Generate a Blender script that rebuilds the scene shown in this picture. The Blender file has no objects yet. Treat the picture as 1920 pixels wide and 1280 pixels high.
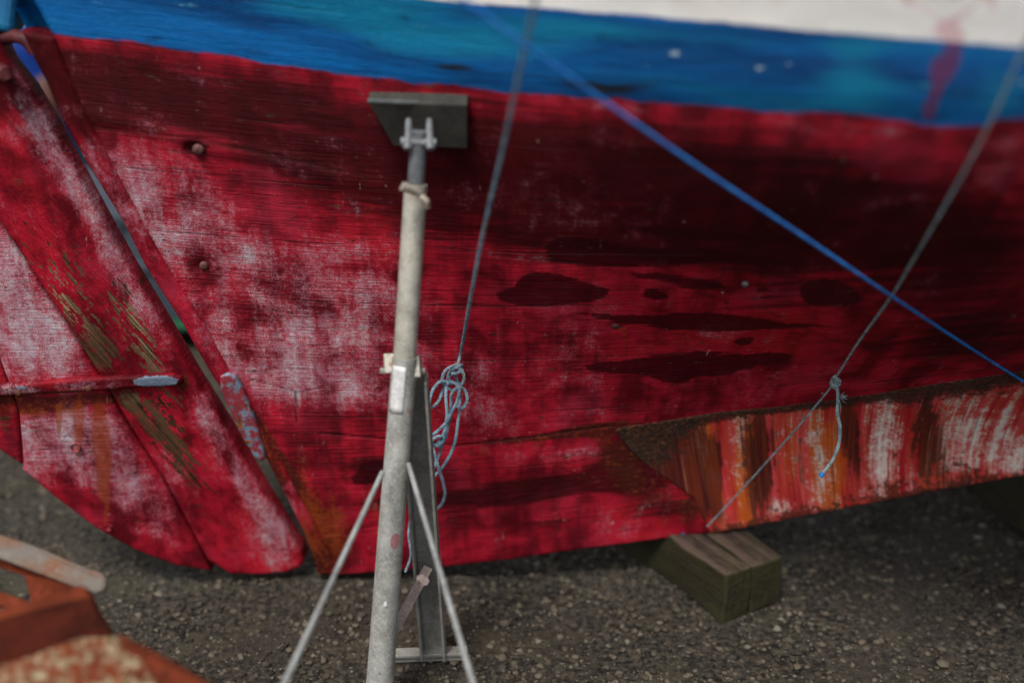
import bpy, math, random
import numpy as np
from mathutils import Vector, Matrix
random.seed(7); rng = np.random.default_rng(7)
S = bpy.context.scene
COL = S.collection

# ------------------------------------------------------------------ camera
CH, PIT, LENS = 1.55, math.radians(20), 40.0
F = 1920*LENS/36.0
cP, sP = math.cos(PIT), math.sin(PIT)
camd = bpy.data.cameras.new('camera'); cam = bpy.data.objects.new('camera', camd); COL.objects.link(cam)
cam.location = (0, 0, CH); cam.rotation_euler = (math.pi/2-PIT, 0, 0)
camd.lens = LENS; camd.sensor_width = 36; camd.clip_end = 500; camd.clip_start = .05
camd.dof.use_dof = True; camd.dof.focus_distance = 2.42; camd.dof.aperture_fstop = .040/.050
S.camera = cam

def ray(px, py):
    a = (px-960)/F; b = -(py-640)/F
    return np.array([a, cP+b*sP, -sP+b*cP])
def P(px, py, d): return np.array([0, 0, CH]) + d*ray(px, py)
def proj(x, y, z):
    D = y*cP-(z-CH)*sP; U = y*sP+(z-CH)*cP
    return 960+F*x/D, 640-F*U/D
def ss(t): t = np.clip(t, 0, 1); return t*t*(3-2*t)

# ------------------------------------------------------------------ hull form
def Yc(x, z): return 2.52-.20*(z-.1)+.04*np.clip(x, -2, 2)       # centre plane (the boat leans a little on its stands)
def hit(fn, px, py, lo=.8, hi=5.0):
    r = ray(px, py)
    for _ in range(60):
        m = (lo+hi)/2; p = np.array([0, 0, CH])+m*r
        if p[1] < fn(p[0], p[2]): lo = m
        else: hi = m
    return np.array([0, 0, CH])+hi*r
POST = [(38,56),(62,110),(85,150),(115,225),(158,300),(232,420),(272,500),(343,610),(368,655),(400,710),(470,805),(522,905),(570,1000),(590,1055),(596,1080)]
pl = [hit(lambda x, z: Yc(x, z)-.04, *p) for p in POST]
_pz = np.array([p[2] for p in pl])[::-1]; _px = np.array([p[0] for p in pl])[::-1]
def xs(z):
    top = _px[-1]-.35*(np.asarray(z)-_pz[-1])
    return np.where(z > _pz[-1], top, np.interp(z, _pz, _px))
def breadth(x, z):
    s = np.maximum(0, x-xs(z))
    g = .90*ss((s-.22)/2.1)*np.where(x > 2.0, np.sqrt(np.clip(1-((x-2.0)/2.75)**2, 0, 1)), 1)
    return .04+g*ss((z-.30)/(1.36-.30))
def Yh(x, z): return Yc(x, z)-breadth(x, z)
def HP(px, py): return hit(Yh, px, py)
def HP_off(px, py, off):
    r = ray(px, py); p = HP(px, py); d = (p-np.array([0, 0, CH])) @ np.array([0, cP, -sP])
    return P(px, py, d-off)
def rudY(x, z): return Yc(x, z)-.035

# ------------------------------------------------------------------ mesh helpers
def link(name, me, mat, parent=None, smooth=True, **tags):
    o = bpy.data.objects.new(name, me); COL.objects.link(o)
    if mat: me.materials.append(mat)
    if smooth: me.polygons.foreach_set('use_smooth', np.ones(len(me.polygons), bool))
    if parent: o.parent = parent
    for k, v in tags.items(): o[k] = v
    return o
def np_mesh(name, V, Fq):
    me = bpy.data.meshes.new(name); V = np.asarray(V, np.float32); Fq = np.asarray(Fq, np.int32)
    n = Fq.shape[1]
    me.vertices.add(len(V)); me.vertices.foreach_set('co', V.ravel())
    me.loops.add(Fq.size); me.loops.foreach_set('vertex_index', Fq.ravel())
    me.polygons.add(len(Fq)); me.polygons.foreach_set('loop_start', np.arange(0, Fq.size, n, dtype=np.int32))
    me.update(calc_edges=True); me.validate(); return me
def attr(me, name, a):
    a = np.asarray(a, np.float32)
    if a.ndim == 1: me.attributes.new(name, 'FLOAT', 'POINT').data.foreach_set('value', a)
    else: me.attributes.new(name, 'FLOAT_VECTOR', 'POINT').data.foreach_set('vector', a.ravel())
def inside(x, z, poly):
    c = np.zeros(x.shape, bool); n = len(poly)
    for i in range(n):
        x1, z1 = poly[i]; x2, z2 = poly[(i+1) % n]
        if z1 == z2: continue
        k = ((z1 > z) != (z2 > z)) & (x < (x2-x1)*(z-z1)/(z2-z1)+x1); c ^= k
    return c
def dist(x, z, poly, closed=True):
    best = np.full(x.shape, 1e9); nx = x.copy(); nz = z.copy(); n = len(poly)
    for i in range(n if closed else n-1):
        x1, z1 = poly[i]; x2, z2 = poly[(i+1) % n]; dx, dz = x2-x1, z2-z1; L = dx*dx+dz*dz
        if L == 0: continue
        t = np.clip(((x-x1)*dx+(z-z1)*dz)/L, 0, 1); qx, qz = x1+t*dx, z1+t*dz
        d = np.hypot(x-qx, z-qz); k = d < best
        best = np.where(k, d, best); nx = np.where(k, qx, nx); nz = np.where(k, qz, nz)
    return best, nx, nz
def panel(name, poly, Yf, xl, zl, bevel=.006, thick=.05, back=False, flip=False, relief=None):
    """solid board: grid clipped to an outline in (x, z), rounded rim, real thickness"""
    X, Z = np.meshgrid(xl, zl); nx, nz = len(xl), len(zl)
    cx = (X[:-1, :-1]+X[1:, 1:])/2; cz = (Z[:-1, :-1]+Z[1:, 1:])/2
    k = inside(cx, cz, poly); I = np.arange(nx*nz).reshape(nz, nx)
    q = np.stack([I[:-1, :-1][k], I[:-1, 1:][k], I[1:, 1:][k], I[1:, :-1][k]], 1)
    used, inv = np.unique(q, return_inverse=True); q = inv.reshape(q.shape)
    x = X.ravel()[used].copy(); z = Z.ravel()[used].copy()
    e = np.concatenate([q[:, [0, 1]], q[:, [1, 2]], q[:, [2, 3]], q[:, [3, 0]]]); es = np.sort(e, 1)
    _, idx, cnt = np.unique(es[:, 0].astype(np.int64)*len(x)+es[:, 1], return_index=True, return_counts=True)
    be = e[idx[cnt == 1]]; bv = np.unique(be)
    d, px, pz = dist(x, z, poly)
    x[bv] = px[bv]; z[bv] = pz[bv]; d[bv] = 0
    y = Yf(x, z)
    if bevel:
        t = np.clip(1-d/bevel, 0, 1); y = y+bevel*(1-np.sqrt(1-t*t*.96))*(-1 if flip else 1)
    if relief is not None: y = y+relief(x, y, z)
    V = np.stack([x, y, z], 1); n = len(V)
    th = -thick if flip else thick
    if back:
        V = np.concatenate([V, V+[0, th, 0]]); Q = np.concatenate([q, q[:, ::-1]+n]); m = n+np.arange(n)
    else:
        V = np.concatenate([V, V[bv]+[0, th, 0]]); m = np.zeros(n, int); m[bv] = n+np.arange(len(bv)); Q = q
    sk = np.stack([be[:, 1], be[:, 0], m[be[:, 0]], m[be[:, 1]]], 1)
    Q = np.concatenate([Q, sk])
    if flip: Q = Q[:, ::-1]
    return np_mesh(name, V, Q), V
def simple(name, V, Fs, mat, parent=None, smooth=False, bev=0, **tags):
    me = bpy.data.meshes.new(name); me.from_pydata([tuple(v) for v in V], [], Fs); me.update()
    o = link(name, me, mat, parent, smooth, **tags)
    if bev:
        m = o.modifiers.new('b', 'BEVEL'); m.width = bev; m.segments = 3; m.limit_method = 'ANGLE'
    return o
def box_pts(c, ax, ay, az, sx, sy, sz):
    c, ax, ay, az = [np.array(v, float) for v in (c, ax, ay, az)]
    V = [c+i*ax*sx/2+j*ay*sy/2+k*az*sz/2 for k in (-1, 1) for j in (-1, 1) for i in (-1, 1)]
    Fq = [(0, 2, 3, 1), (4, 5, 7, 6), (0, 1, 5, 4), (2, 6, 7, 3), (0, 4, 6, 2), (1, 3, 7, 5)]
    return V, Fq
def frame(d, ref=(0, -1, 0)):
    d = np.array(d, float); d /= np.linalg.norm(d); r = np.cross(ref, d); r /= np.linalg.norm(r); return d, r, np.cross(d, r)
class MB:
    def __init__(s): s.V = []; s.F = []
    def add(s, V, Fs): b = len(s.V); s.V += [tuple(v) for v in V]; s.F += [tuple(i+b for i in f) for f in Fs]
    def box(s, *a): s.add(*box_pts(*a))
    def tube(s, a, b, r, n=20, r2=None, cap=True):
        a, b = np.array(a), np.array(b); d, u, w = frame(b-a, (0.13, -1, .07)); r2 = r if r2 is None else r2
        V = [a+r*(math.cos(t)*u+math.sin(t)*w) for t in np.arange(n)*2*math.pi/n]+[b+r2*(math.cos(t)*u+math.sin(t)*w) for t in np.arange(n)*2*math.pi/n]
        Fs = [(i, (i+1) % n, n+(i+1) % n, n+i) for i in range(n)]
        if cap: Fs += [tuple(range(n))[::-1], tuple(range(n, 2*n))]
        s.add(V, Fs)
    def path(s, pts, rads, n=14):
        pts = [np.array(p, float) for p in pts]; b = len(s.V); t0 = None
        for i, p in enumerate(pts):
            t = pts[min(i+1, len(pts)-1)]-pts[max(i-1, 0)]; d, u, w = frame(t, (0.13, -1, .07))
            for k in range(n): a = 2*math.pi*k/n; s.V.append(tuple(p+rads[i]*(math.cos(a)*u+math.sin(a)*w)))
        for i in range(len(pts)-1):
            for k in range(n): s.F.append((b+i*n+k, b+i*n+(k+1) % n, b+(i+1)*n+(k+1) % n, b+(i+1)*n+k))
        s.F.append(tuple(range(b, b+n))[::-1]); m = b+(len(pts)-1)*n; s.F.append(tuple(range(m, m+n)))
    def build(s, name, mat, parent=None, smooth=True, bev=0, **t):
        o = simple(name, s.V, s.F, mat, parent, smooth, bev, **t)
        if smooth: o.data.set_sharp_from_angle(angle=math.radians(42))
        return o

# ------------------------------------------------------------------ node helper
class NT:
    def __init__(s, name):
        s.m = bpy.data.materials.new(name); s.m.use_nodes = True; s.t = s.m.node_tree; s.t.nodes.clear()
        s.out = s.t.nodes.new('ShaderNodeOutputMaterial'); s.b = s.t.nodes.new('ShaderNodeBsdfPrincipled')
        s.t.links.new(s.b.outputs[0], s.out.inputs[0])
    def set(s, inp, v):
        if hasattr(v, 'is_output') or isinstance(v, bpy.types.NodeSocket): s.t.links.new(v, inp)
        elif isinstance(v, (tuple, list)) and len(v) == 3 and inp.type == 'RGBA': inp.default_value = (*v, 1)
        else: inp.default_value = v
    def M(s, op, a, b=0.0, c=None, cl=False):
        n = s.t.nodes.new('ShaderNodeMath'); n.operation = op; n.use_clamp = cl
        s.set(n.inputs[0], a); s.set(n.inputs[1], b)
        if c is not None: s.set(n.inputs[2], c)
        return n.outputs[0]
    def add(s, *a):
        r = a[0]
        for v in a[1:]: r = s.M('ADD', r, v)
        return r
    def mul(s, a, b): return s.M('MULTIPLY', a, b)
    def mad(s, a, k, c): return s.M('MULTIPLY_ADD', a, k, c)
    def st(s, v, lo, hi):                       # smooth step
        n = s.t.nodes.new('ShaderNodeMapRange'); n.interpolation_type = 'SMOOTHSTEP'
        s.set(n.inputs['Value'], v); n.inputs['From Min'].default_value = lo; n.inputs['From Max'].default_value = hi
        return n.outputs[0]
    def mix(s, f, a, b, mode='MIX'):
        n = s.t.nodes.new('ShaderNodeMix'); n.data_type = 'RGBA'; n.blend_type = mode
        s.set(n.inputs[0], f); s.set(n.inputs[6], a); s.set(n.inputs[7], b); return n.outputs[2]
    def at(s, name, vec=False):
        n = s.t.nodes.new('ShaderNodeAttribute'); n.attribute_name = name; return n.outputs['Vector' if vec else 'Fac']
    def obj(s):
        n = s.t.nodes.new('ShaderNodeTexCoord'); return n.outputs['Object']
    def scl(s, v, x, y, z, off=(0, 0, 0), rot=(0, 0, 0)):
        n = s.t.nodes.new('ShaderNodeMapping'); s.set(n.inputs[0], v); n.inputs['Scale'].default_value = (x, y, z)
        n.inputs['Location'].default_value = off; n.inputs['Rotation'].default_value = rot; return n.outputs[0]
    def noise(s, v, sc=1, det=4, ro=.55, dist=0):
        n = s.t.nodes.new('ShaderNodeTexNoise'); s.set(n.inputs['Vector'], v); n.inputs['Scale'].default_value = sc
        n.inputs['Detail'].default_value = det; n.inputs['Roughness'].default_value = ro; n.inputs['Distortion'].default_value = dist
        return n.outputs[0]
    def vor(s, v, sc, feat='F1', out=0):
        n = s.t.nodes.new('ShaderNodeTexVoronoi'); n.feature = feat; s.set(n.inputs['Vector'], v); n.inputs['Scale'].default_value = sc
        return n.outputs[out]
    def bump(s, h, dist=.002, st=1.0, nrm=None):
        n = s.t.nodes.new('ShaderNodeBump'); s.set(n.inputs['Height'], h); n.inputs['Distance'].default_value = dist
        n.inputs['Strength'].default_value = st
        if nrm: s.set(n.inputs['Normal'], nrm)
        return n.outputs[0]
    def fin(s, col, rough=.7, nrm=None, metal=0.0, spec=.4):
        s.set(s.b.inputs['Base Color'], col); s.set(s.b.inputs['Roughness'], rough); s.set(s.b.inputs['Metallic'], metal)
        s.set(s.b.inputs['Specular IOR Level'], spec)
        if nrm: s.set(s.b.inputs['Normal'], nrm)
        return s.m

# ------------------------------------------------------------------ worn red boat paint
def paint(name, bands=False, grain_k=1.0):
    n = NT(name); pc = n.at('pc', True)
    big = n.noise(pc, 2.3, 3, .6); med = n.noise(pc, 11, 6, .62, .4); fine = n.noise(pc, 90, 4, .7); spk = n.noise(pc, 420, 2, .7)
    grain = n.noise(n.scl(pc, 9, 260, 1), 1, 5, .6, .6); broad = n.noise(n.scl(pc, 3, 34, 1), 1, 5, .6, .5)
    ob = n.obj()
    drip = n.noise(n.scl(ob, 30, 1, 4.0), 1, 6, .70, .5); drip2 = n.noise(n.scl(ob, 22, 1, 2.2, (3, 1, 0)), 1, 4, .6, .15)
    # red
    c = n.mix(n.st(n.add(med, n.mul(drip2, .6), n.mul(big, .5)), .86, 1.26), (.085, .0015, .0055), (.38, .007, .023))
    c = n.mix(n.mul(n.st(broad, .52, .75), .55), c, (.085, .002, .008))
    c = n.mix(n.mul(n.st(n.noise(pc, 6, 4, .6, .3), .5, .75), .5), c, (.40, .024, .055))
    c = n.mix(n.mul(n.st(n.add(big, n.mul(fine, .3)), .68, .9), .5), c, (.44, .013, .010))
    c = n.mix(n.mul(n.st(grain, .44, .32), .34), c, (.035, .001, .003))
    sx_ = n.t.nodes.new('ShaderNodeSeparateXYZ'); n.set(sx_.inputs[0], pc)
    fr_ = n.M('PINGPONG', n.add(sx_.outputs[1], n.mad(n.noise(pc, 2.5, 2, .5), .012, -.006)), .0775)
    pl_ = n.mul(n.st(fr_, .0022, .0006), n.st(n.noise(n.scl(pc, 5, 9, 1, (3, 3, 0)), 1, 3, .6), .44, .58)) if bands else 0.0
    if bands: c = n.mix(n.mul(pl_, .65), c, (.020, .002, .003))
    # soft dark patches, with bilge overhang shade painted in on the upper hull
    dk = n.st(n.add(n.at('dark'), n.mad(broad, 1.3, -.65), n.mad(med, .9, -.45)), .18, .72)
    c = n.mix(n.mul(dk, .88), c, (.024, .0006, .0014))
    old = n.st(n.add(n.mul(med, .8), n.mul(fine, .5), n.mul(broad, .4)), 1.0, 1.06)
    c = n.mix(n.mul(old, .5), c, (.15, .012, .010))
    # chalky oxidised bloom
    ce = n.M('SUBTRACT', .66, n.M('POWER', 2.718, n.mul(n.at('chalk'), -1.15)))
    cv = n.add(ce, n.mad(med, 2.6, -1.3), n.mad(drip, 1.7, -.85), n.mad(grain, .30*grain_k, -.15*grain_k), n.mad(fine, 1.5, -.75), n.mad(spk, 2.4, -1.2), n.mad(big, 1.6, -.8))
    cm = n.st(cv, .02, 1.50)
    ccol = n.mix(n.st(drip2, .42, .6), (.42, .36, .42), (.44, .52, .56))
    c = n.mix(n.mul(cm, .84), c, ccol)
    pinkm = n.st(cv, -.05, .6)
    c = n.mix(n.mul(n.mul(pinkm, .45), n.M('SUBTRACT', 1, cm)), c, (.30, .045, .085))
    # wet patches with a crisp edge
    wv = n.add(n.at('wet'), n.mad(fine, .016, -.008), n.mad(broad, .026, -.013), n.mad(grain, .010, -.005))
    wm = n.st(wv, -.0018, .0024)
    c = n.mix(n.mul(wm, .86), c, (.026, .0008, .0028))
    c = n.mix(n.mul(n.mul(wm, n.st(grain, .62, .72)), .35), c, (.10, .004, .013))
    # bare weathered wood where paint flaked off
    fl = n.noise(n.scl(pc, 11, 62, 1, (2, 5, 0)), 1, 6, .68, .35)
    bv = n.add(n.mul(n.at('bare'), .9), n.mad(fl, 2.4, -1.2), n.mad(fine, 1.9, -.95), n.mad(n.noise(n.scl(pc, 30, 120, 1), 1, 3, .6), 2.0, -1.0))
    bm = n.st(bv, .60, .66)
    bcol = n.mix(n.st(n.noise(n.scl(pc, 4, 70, 1), 1, 4, .6), .38, .62), (.016, .008, .005), (.080, .040, .021))
    bcol = n.mix(n.mul(n.at('pale'), n.st(grain, .35, .7)), bcol, (.27, .185, .105))
    c = n.mix(bm, c, bcol)
    # rust: brown crust and orange runs
    rv = n.add(n.at('rust'), n.mad(n.noise(pc, 26, 5, .7), 1.4, -.7), n.mad(drip, .55, -.275), n.mad(fine, .5, -.25))
    rm = n.st(rv, .34, .70)
    rcol = n.mix(n.st(n.add(fine, n.mul(drip, .3)), .66, .90), (.050, .008, .005), (.24, .045, .008))
    c = n.mix(n.mul(rm, .85), c, rcol)
    ov = n.add(n.at('orange'), n.mad(drip, 1.9, -.95), n.mad(med, .8, -.4), n.mad(fine, 1.3, -.65))
    om = n.st(ov, .40, .95)
    c = n.mix(n.mul(om, .72), c, n.mix(drip2, (.16, .016, .005), (.30, .060, .008)))
    # blue grey primer showing
    pv = n.st(n.add(n.at('primer'), n.mad(fine, 1.0, -.5)), .42, .5)
    c = n.mix(n.mul(pv, .85), c, n.mix(fine, (.07, .11, .17), (.15, .20, .25)))
    # tiny chips, cream
    ch = n.st(n.mul(n.M('SUBTRACT', 1, n.vor(pc, 55)), n.noise(pc, 14, 2)), .60, .63)
    c = n.mix(n.mul(ch, .5), c, (.46, .36, .32))
    fk_ = n.st(n.noise(n.scl(ob, 34, 1, 90, (7, 0, 2)), 1, 4, .7, .5), .66, .71)
    c = n.mix(n.mul(fk_, .55), c, (.055, .008, .005))
    fl2 = n.st(n.noise(n.scl(ob, 60, 1, 22, (1, 0, 9)), 1, 4, .7, .5), .69, .73)
    c = n.mix(n.mul(fl2, .45), c, (.46, .30, .26))
    # seams
    sm = n.at('seam'); c = n.mix(n.mul(sm, .85), c, (.022, .004, .004))
    rough = n.add(n.mad(med, .25, .50), n.mul(cm, .2))
    rough = n.add(rough, n.mul(wm, -.22))
    h = n.add(n.mul(grain, 2.0*grain_k), n.mul(fine, 1.0), n.mul(sm, -2.0), n.mul(pl_, -1.8) if bands else 0.0)
    if bands:
        wob = n.add(n.mad(n.noise(pc, 9, 5, .6), .026, -.013), n.mad(n.noise(pc, 70, 3, .6), .006, -.003))
        db = n.add(n.at('dblue'), wob); dw = n.add(n.at('dwhite'), n.mul(wob, .35))
        pc = n.at('pb', True)
        br = n.noise(n.scl(pc, 2.2, 16, 1), 1, 6, .62, .5); sp2 = n.noise(n.scl(pc, 9, 26, 1), 1, 5, .62, .5)
        bl = n.mix(n.st(br, .34, .66), (.0008, .042, .155), (.0015, .115, .36))
        bl = n.mix(n.st(n.add(n.noise(n.scl(pc, 1.6, 8, 1, (5, 2, 0)), 1, 6, .6), n.mul(n.at('teal'), .22)), .50, .76), bl, (.004, .175, .33))
        bl = n.mix(n.mul(n.st(sp2, .58, .72), .6), bl, (.001, .016, .060))
        bl = n.mix(n.mul(n.st(n.noise(n.scl(pc, 14, 45, 1), 1, 3, .5), .70, .76), .55), bl, (.10, .33, .38))
        bl = n.mix(n.mul(n.st(n.add(n.mul(n.at('chip'), .8), n.mad(fine, 1.6, -.8)), .35, .75), .8), bl, (.42, .56, .55))
        bl = n.mix(n.st(n.add(n.at('stain'), n.mad(sp2, 1.0, -.5)), .35, .7), bl, (.010, .014, .022))
        bl = n.mix(n.mul(n.st(n.add(n.at('run'), n.mad(sp2, .8, -.4)), .3, .8), .75), bl, (.13, .022, .075))
        wh = n.mix(n.st(n.noise(pc, 5, 6, .6), .35, .7), (.84, .80, .75), (.88, .88, .87))
        wh = n.mix(n.mul(n.st(n.add(n.at('run'), n.mad(med, .6, -.3)), .25, .85), .55), wh, (.62, .25, .30))
        bm_ = n.st(db, -.0025, .0025); wm_ = n.st(dw, -.003, .003)
        rough = n.add(rough, n.mul(bm_, -.12))
        c = n.mix(bm_, c, bl); c = n.mix(wm_, c, wh)
    # coat thickness: wet film is smoother
    return n.fin(c, n.M('MINIMUM', rough, .95), n.bump(h, .0026, .8), 0.0, .10)
M_hull = paint('worn_hull_paint', True); M_rud = paint('worn_rudder_paint', False, .8)

def iron_mat():
    n = NT('rusting_iron_keel'); pc = n.at('pc', True)
    d1 = n.noise(n.scl(pc, 130, 2.6, 1), 1, 6, .62, .1); d2 = n.noise(n.scl(pc, 24, 1.6, 1, (4, 0, 0)), 1, 5, .6, .12)
    med = n.noise(pc, 24, 7, .65, .4); fine = n.noise(pc, 130, 5, .7); blot = n.noise(pc, 55, 6, .68, .3)
    c = n.mix(n.st(d2, .38, .62), (.42, .008, .016), (.74, .075, .10))
    c = n.mix(n.st(n.add(d1, n.mul(d2, .5)), .62, .86), c, (.52, .055, .018))
    ov = n.add(n.at('orange'), n.mad(d2, 1.8, -.9), n.mad(d1, .9, -.45))
    c = n.mix(n.mul(n.st(ov, .20, .60), .92), c, n.mix(d1, (.48, .050, .004), (.62, .16, .012)))
    cv = n.add(n.mul(n.at('cream'), .72), n.mad(d1, 2.2, -1.1), n.mad(d2, 2.2, -1.1), n.mad(med, 2.0, -1.0), n.mad(fine, 1.6, -.8))
    c = n.mix(n.mul(n.st(cv, .05, 1.05), .95), c, n.mix(d2, (.86, .74, .62), (.80, .86, .82)))
    bv = n.add(n.at('brown'), n.mad(d1, 2.0, -1.0), n.mad(med, 1.2, -.6), n.mad(d2, 1.2, -.6))
    c = n.mix(n.mul(n.st(bv, .30, .62), .95), c, n.mix(n.st(d1, .4, .6), (.035, .005, .004), (.13, .018, .005)))
    rn = n.st(n.noise(n.scl(pc, 150, 2.6, 1, (9, 4, 0)), 1, 4, .6, .1), .60, .68)
    c = n.mix(n.mul(rn, .5), c, (.06, .008, .005))
    rn2 = n.st(n.noise(n.scl(pc, 120, 2.2, 1, (2, 8, 0)), 1, 4, .6, .1), .62, .70)
    c = n.mix(n.mul(rn2, .35), c, (.66, .30, .22))
    pit = n.st(n.add(n.at('pit'), n.mad(blot, 2.6, -1.3)), .50, .62)
    c = n.mix(n.mul(pit, .9), c, n.mix(fine, (.075, .010, .006), (.15, .03, .012)))
    sp = n.st(n.vor(pc, 130), .20, .12); sp = n.mul(sp, n.st(n.noise(pc, 30, 2), .5, .62))
    c = n.mix(n.mul(sp, .7), c, (.05, .012, .008))
    kv = n.add(n.at('crust'), n.mad(n.noise(pc, 60, 7, .72), 1.5, -.75), n.mad(d1, .5, -.25))
    km = n.st(kv, .35, .62)
    kc = n.mix(n.st(n.noise(pc, 120, 5, .7), .46, .62), (.020, .009, .006), (.085, .032, .012))
    kc = n.mix(n.st(n.noise(pc, 90, 5, .7), .60, .72), kc, (.36, .10, .016))
    c = n.mix(n.mul(km, .95), c, kc)
    h = n.add(n.mul(d1, .8), n.mul(fine, .5), n.mul(km, n.mul(blot, 4.0)), n.mul(pit, .8))
    return n.fin(c, n.mad(km, .15, .62), n.bump(h, .003, .9), 0.0, .3)
M_iron = iron_mat()

def gz(name, a=(.20, .20, .18), b=(.36, .36, .33), rust=.5, metal=.35, rough=.55):
    n = NT(name); o = n.obj()
    c = n.mix(n.st(n.noise(o, 18, 6, .65), .35, .65), a, b)
    c = n.mix(n.mul(n.st(n.noise(o, 160, 4, .7), .45, .7), .5), c, tuple(min(1, v*1.45) for v in b))
    rm = n.st(n.add(n.noise(o, 45, 7, .7), n.mul(n.noise(o, 7, 3), .5)), .98-.25*rust, 1.12-.25*rust)
    c = n.mix(n.mul(rm, .7), c, (.20, .075, .025))
    c = n.mix(n.mul(n.st(n.noise(o, 260, 2, .6), .66, .70), .7), c, (.07, .05, .035))
    return n.fin(c, n.mad(n.noise(o, 60, 4), .3, rough-.1), n.bump(n.add(n.noise(o, 220, 5, .7), n.mul(rm, .6)), .0012, .7), metal)
M_gal = gz('weathered_galvanised_steel', (.26, .245, .205), (.40, .38, .33), .6)
M_gal_dull = gz('dull_dark_galvanised_steel', (.13, .128, .115), (.21, .205, .185), .35, .1, .75)
M_gal_grey = gz('pale_blue_grey_galvanised_steel', (.085, .09, .097), (.17, .18, .19), .2, .35)
M_pad = gz('grimy_steel_pad', (.018, .018, .015), (.036, .034, .029), .25, .15, .75)
def label_mat():
    n = NT('worn_silver_sticker'); o = n.obj()
    c = n.mix(n.st(n.noise(o, 90, 5, .7), .4, .65), (.42, .42, .42), (.58, .575, .56))
    c = n.mix(n.st(n.noise(o, 240, 3, .6), .66, .70), c, (.35, .14, .06))
    return n.fin(c, .55, n.bump(n.noise(o, 150, 4), .0006, .6), .1)
def rope_mat(name, a, b, dirt=(.20, .15, .09), dk=.4):
    n = NT(name); o = n.obj()
    c = n.mix(n.st(n.noise(o, 70, 4, .6), .35, .65), a, b)
    c = n.mix(n.mul(n.st(n.noise(o, 16, 4, .6), .5, .75), dk), c, dirt)
    c = n.mix(n.mul(n.st(n.noise(n.scl(o, 900, 900, 900), 1, 2), .5, .6), .35), c, tuple(v*.4 for v in a))
    return n.fin(c, .8, n.bump(n.noise(o, 1200, 2), .0006, .8), 0, .3)
M_rope_g = rope_mat('faded_blue_grey_rope', (.07, .125, .17), (.18, .27, .33))
M_rope_b = rope_mat('bright_blue_rope', (.006, .09, .33), (.015, .16, .48), (.02, .10, .3), .3)
M_rope_l = rope_mat('grey_line_rope', (.085, .125, .145), (.20, .27, .29), (.22, .18, .13), .5)
def timber():
    n = NT('mossy_timber_shaded_sides'); o = n.obj()
    g = n.noise(n.scl(o, 40, 5, 40), 1, 6, .65, .5)
    c = n.mix(n.st(g, .35, .65), (.011, .007, .004), (.034, .021, .013))
    c = n.mix(n.st(n.add(n.noise(o, 12, 5, .65), n.mul(g, .3)), .60, .80), c, (.026, .028, .005))
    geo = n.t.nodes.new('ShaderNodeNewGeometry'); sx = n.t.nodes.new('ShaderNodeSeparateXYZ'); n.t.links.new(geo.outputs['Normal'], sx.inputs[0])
    c = n.mix(n.st(sx.outputs[2], .5, .9), n.mix(.55, c, (.016, .015, .004)), n.mix(.6, c, n.mix(n.st(g, .4, .6), (.032, .021, .018), (.085, .058, .048))))  # tops coloured paler and sides darker, painting in light from above
    return n.fin(c, .85, n.bump(n.add(g, n.noise(o, 90, 4)), .004, .9), 0, .25)
M_timber = timber()
def rust_plate(name, lichen=False, grey=False, dark=False):
    n = NT(name); o = n.obj(); big = n.noise(o, 9, 6, .65, .4); med = n.noise(o, 40, 6, .7)
    c = n.mix(n.st(big, .35, .65), (.055, .011, .005), (.125, .026, .011)) if not dark else n.mix(n.st(big, .35, .65), (.016, .0035, .0022), (.048, .0085, .004))
    c = n.mix(n.mul(n.st(med, .5, .7), .6), c, (.022, .006, .004))
    if lichen:
        lm = n.st(n.add(n.noise(o, 38, 5, .7, .2), n.mul(med, .4)), .62, .78)
        c = n.mix(lm, c, n.mix(n.st(n.noise(o, 90, 5, .7), .4, .62), (.075, .045, .020), (.25, .20, .13)))
        c = n.mix(n.st(med, .58, .70), c, (.19, .045, .006))
    if grey:
        c = n.mix(n.st(n.add(big, n.mul(med, .3)), .50, .78), (.115, .105, .092), (.13, .065, .040))
        c = n.mix(n.mul(n.st(n.noise(o, 70, 5, .7), .5, .7), .5), c, (.19, .165, .14))
    return n.fin(c, .85, n.bump(n.add(big, med), .006, .8), 0, .06)
M_rustp = rust_plate('orange_rusted_steel'); M_lich = rust_plate('rusted_steel_with_lichen', True); M_gbar = rust_plate('greyed_rusty_steel', grey=True)
def plain(name, c1, c2, rough=.6, sc=12):
    n = NT(name); o = n.obj()
    return n.fin(n.mix(n.st(n.noise(o, sc, 6, .65), .3, .7), c1, c2), rough, n.bump(n.noise(o, 80, 5), .002, .5), 0, .35)

# ------------------------------------------------------------------ stain and painted shade maps on the wood (splats in photo measure, kept on the boards)
def splats(u, v, L):
    a = np.zeros(u.shape)
    for (cx, cy, rx, ry, rot, amp) in L:
        c, s = math.cos(math.radians(rot)), math.sin(math.radians(rot)); du, dv = u-cx, v-cy
        p = (du*c+dv*s)/rx; q = (-du*s+dv*c)/ry; a = a+amp*np.exp(-(p*p+q*q)**1.3)
    return a
def polyfield(u, v, polys, k=.00115):
    out = np.full(u.shape, -1.0)
    for p in polys:
        x0, x1 = min(a for a, b in p)-30, max(a for a, b in p)+30; y0, y1 = min(b for a, b in p)-30, max(b for a, b in p)+30
        m = (u > x0) & (u < x1) & (v > y0) & (v < y1)
        if not m.any(): continue
        d, _, _ = dist(u[m], v[m], p); ins = inside(u[m], v[m], p); out[m] = np.maximum(out[m], np.where(ins, d, -d)*k)
    return out
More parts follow.
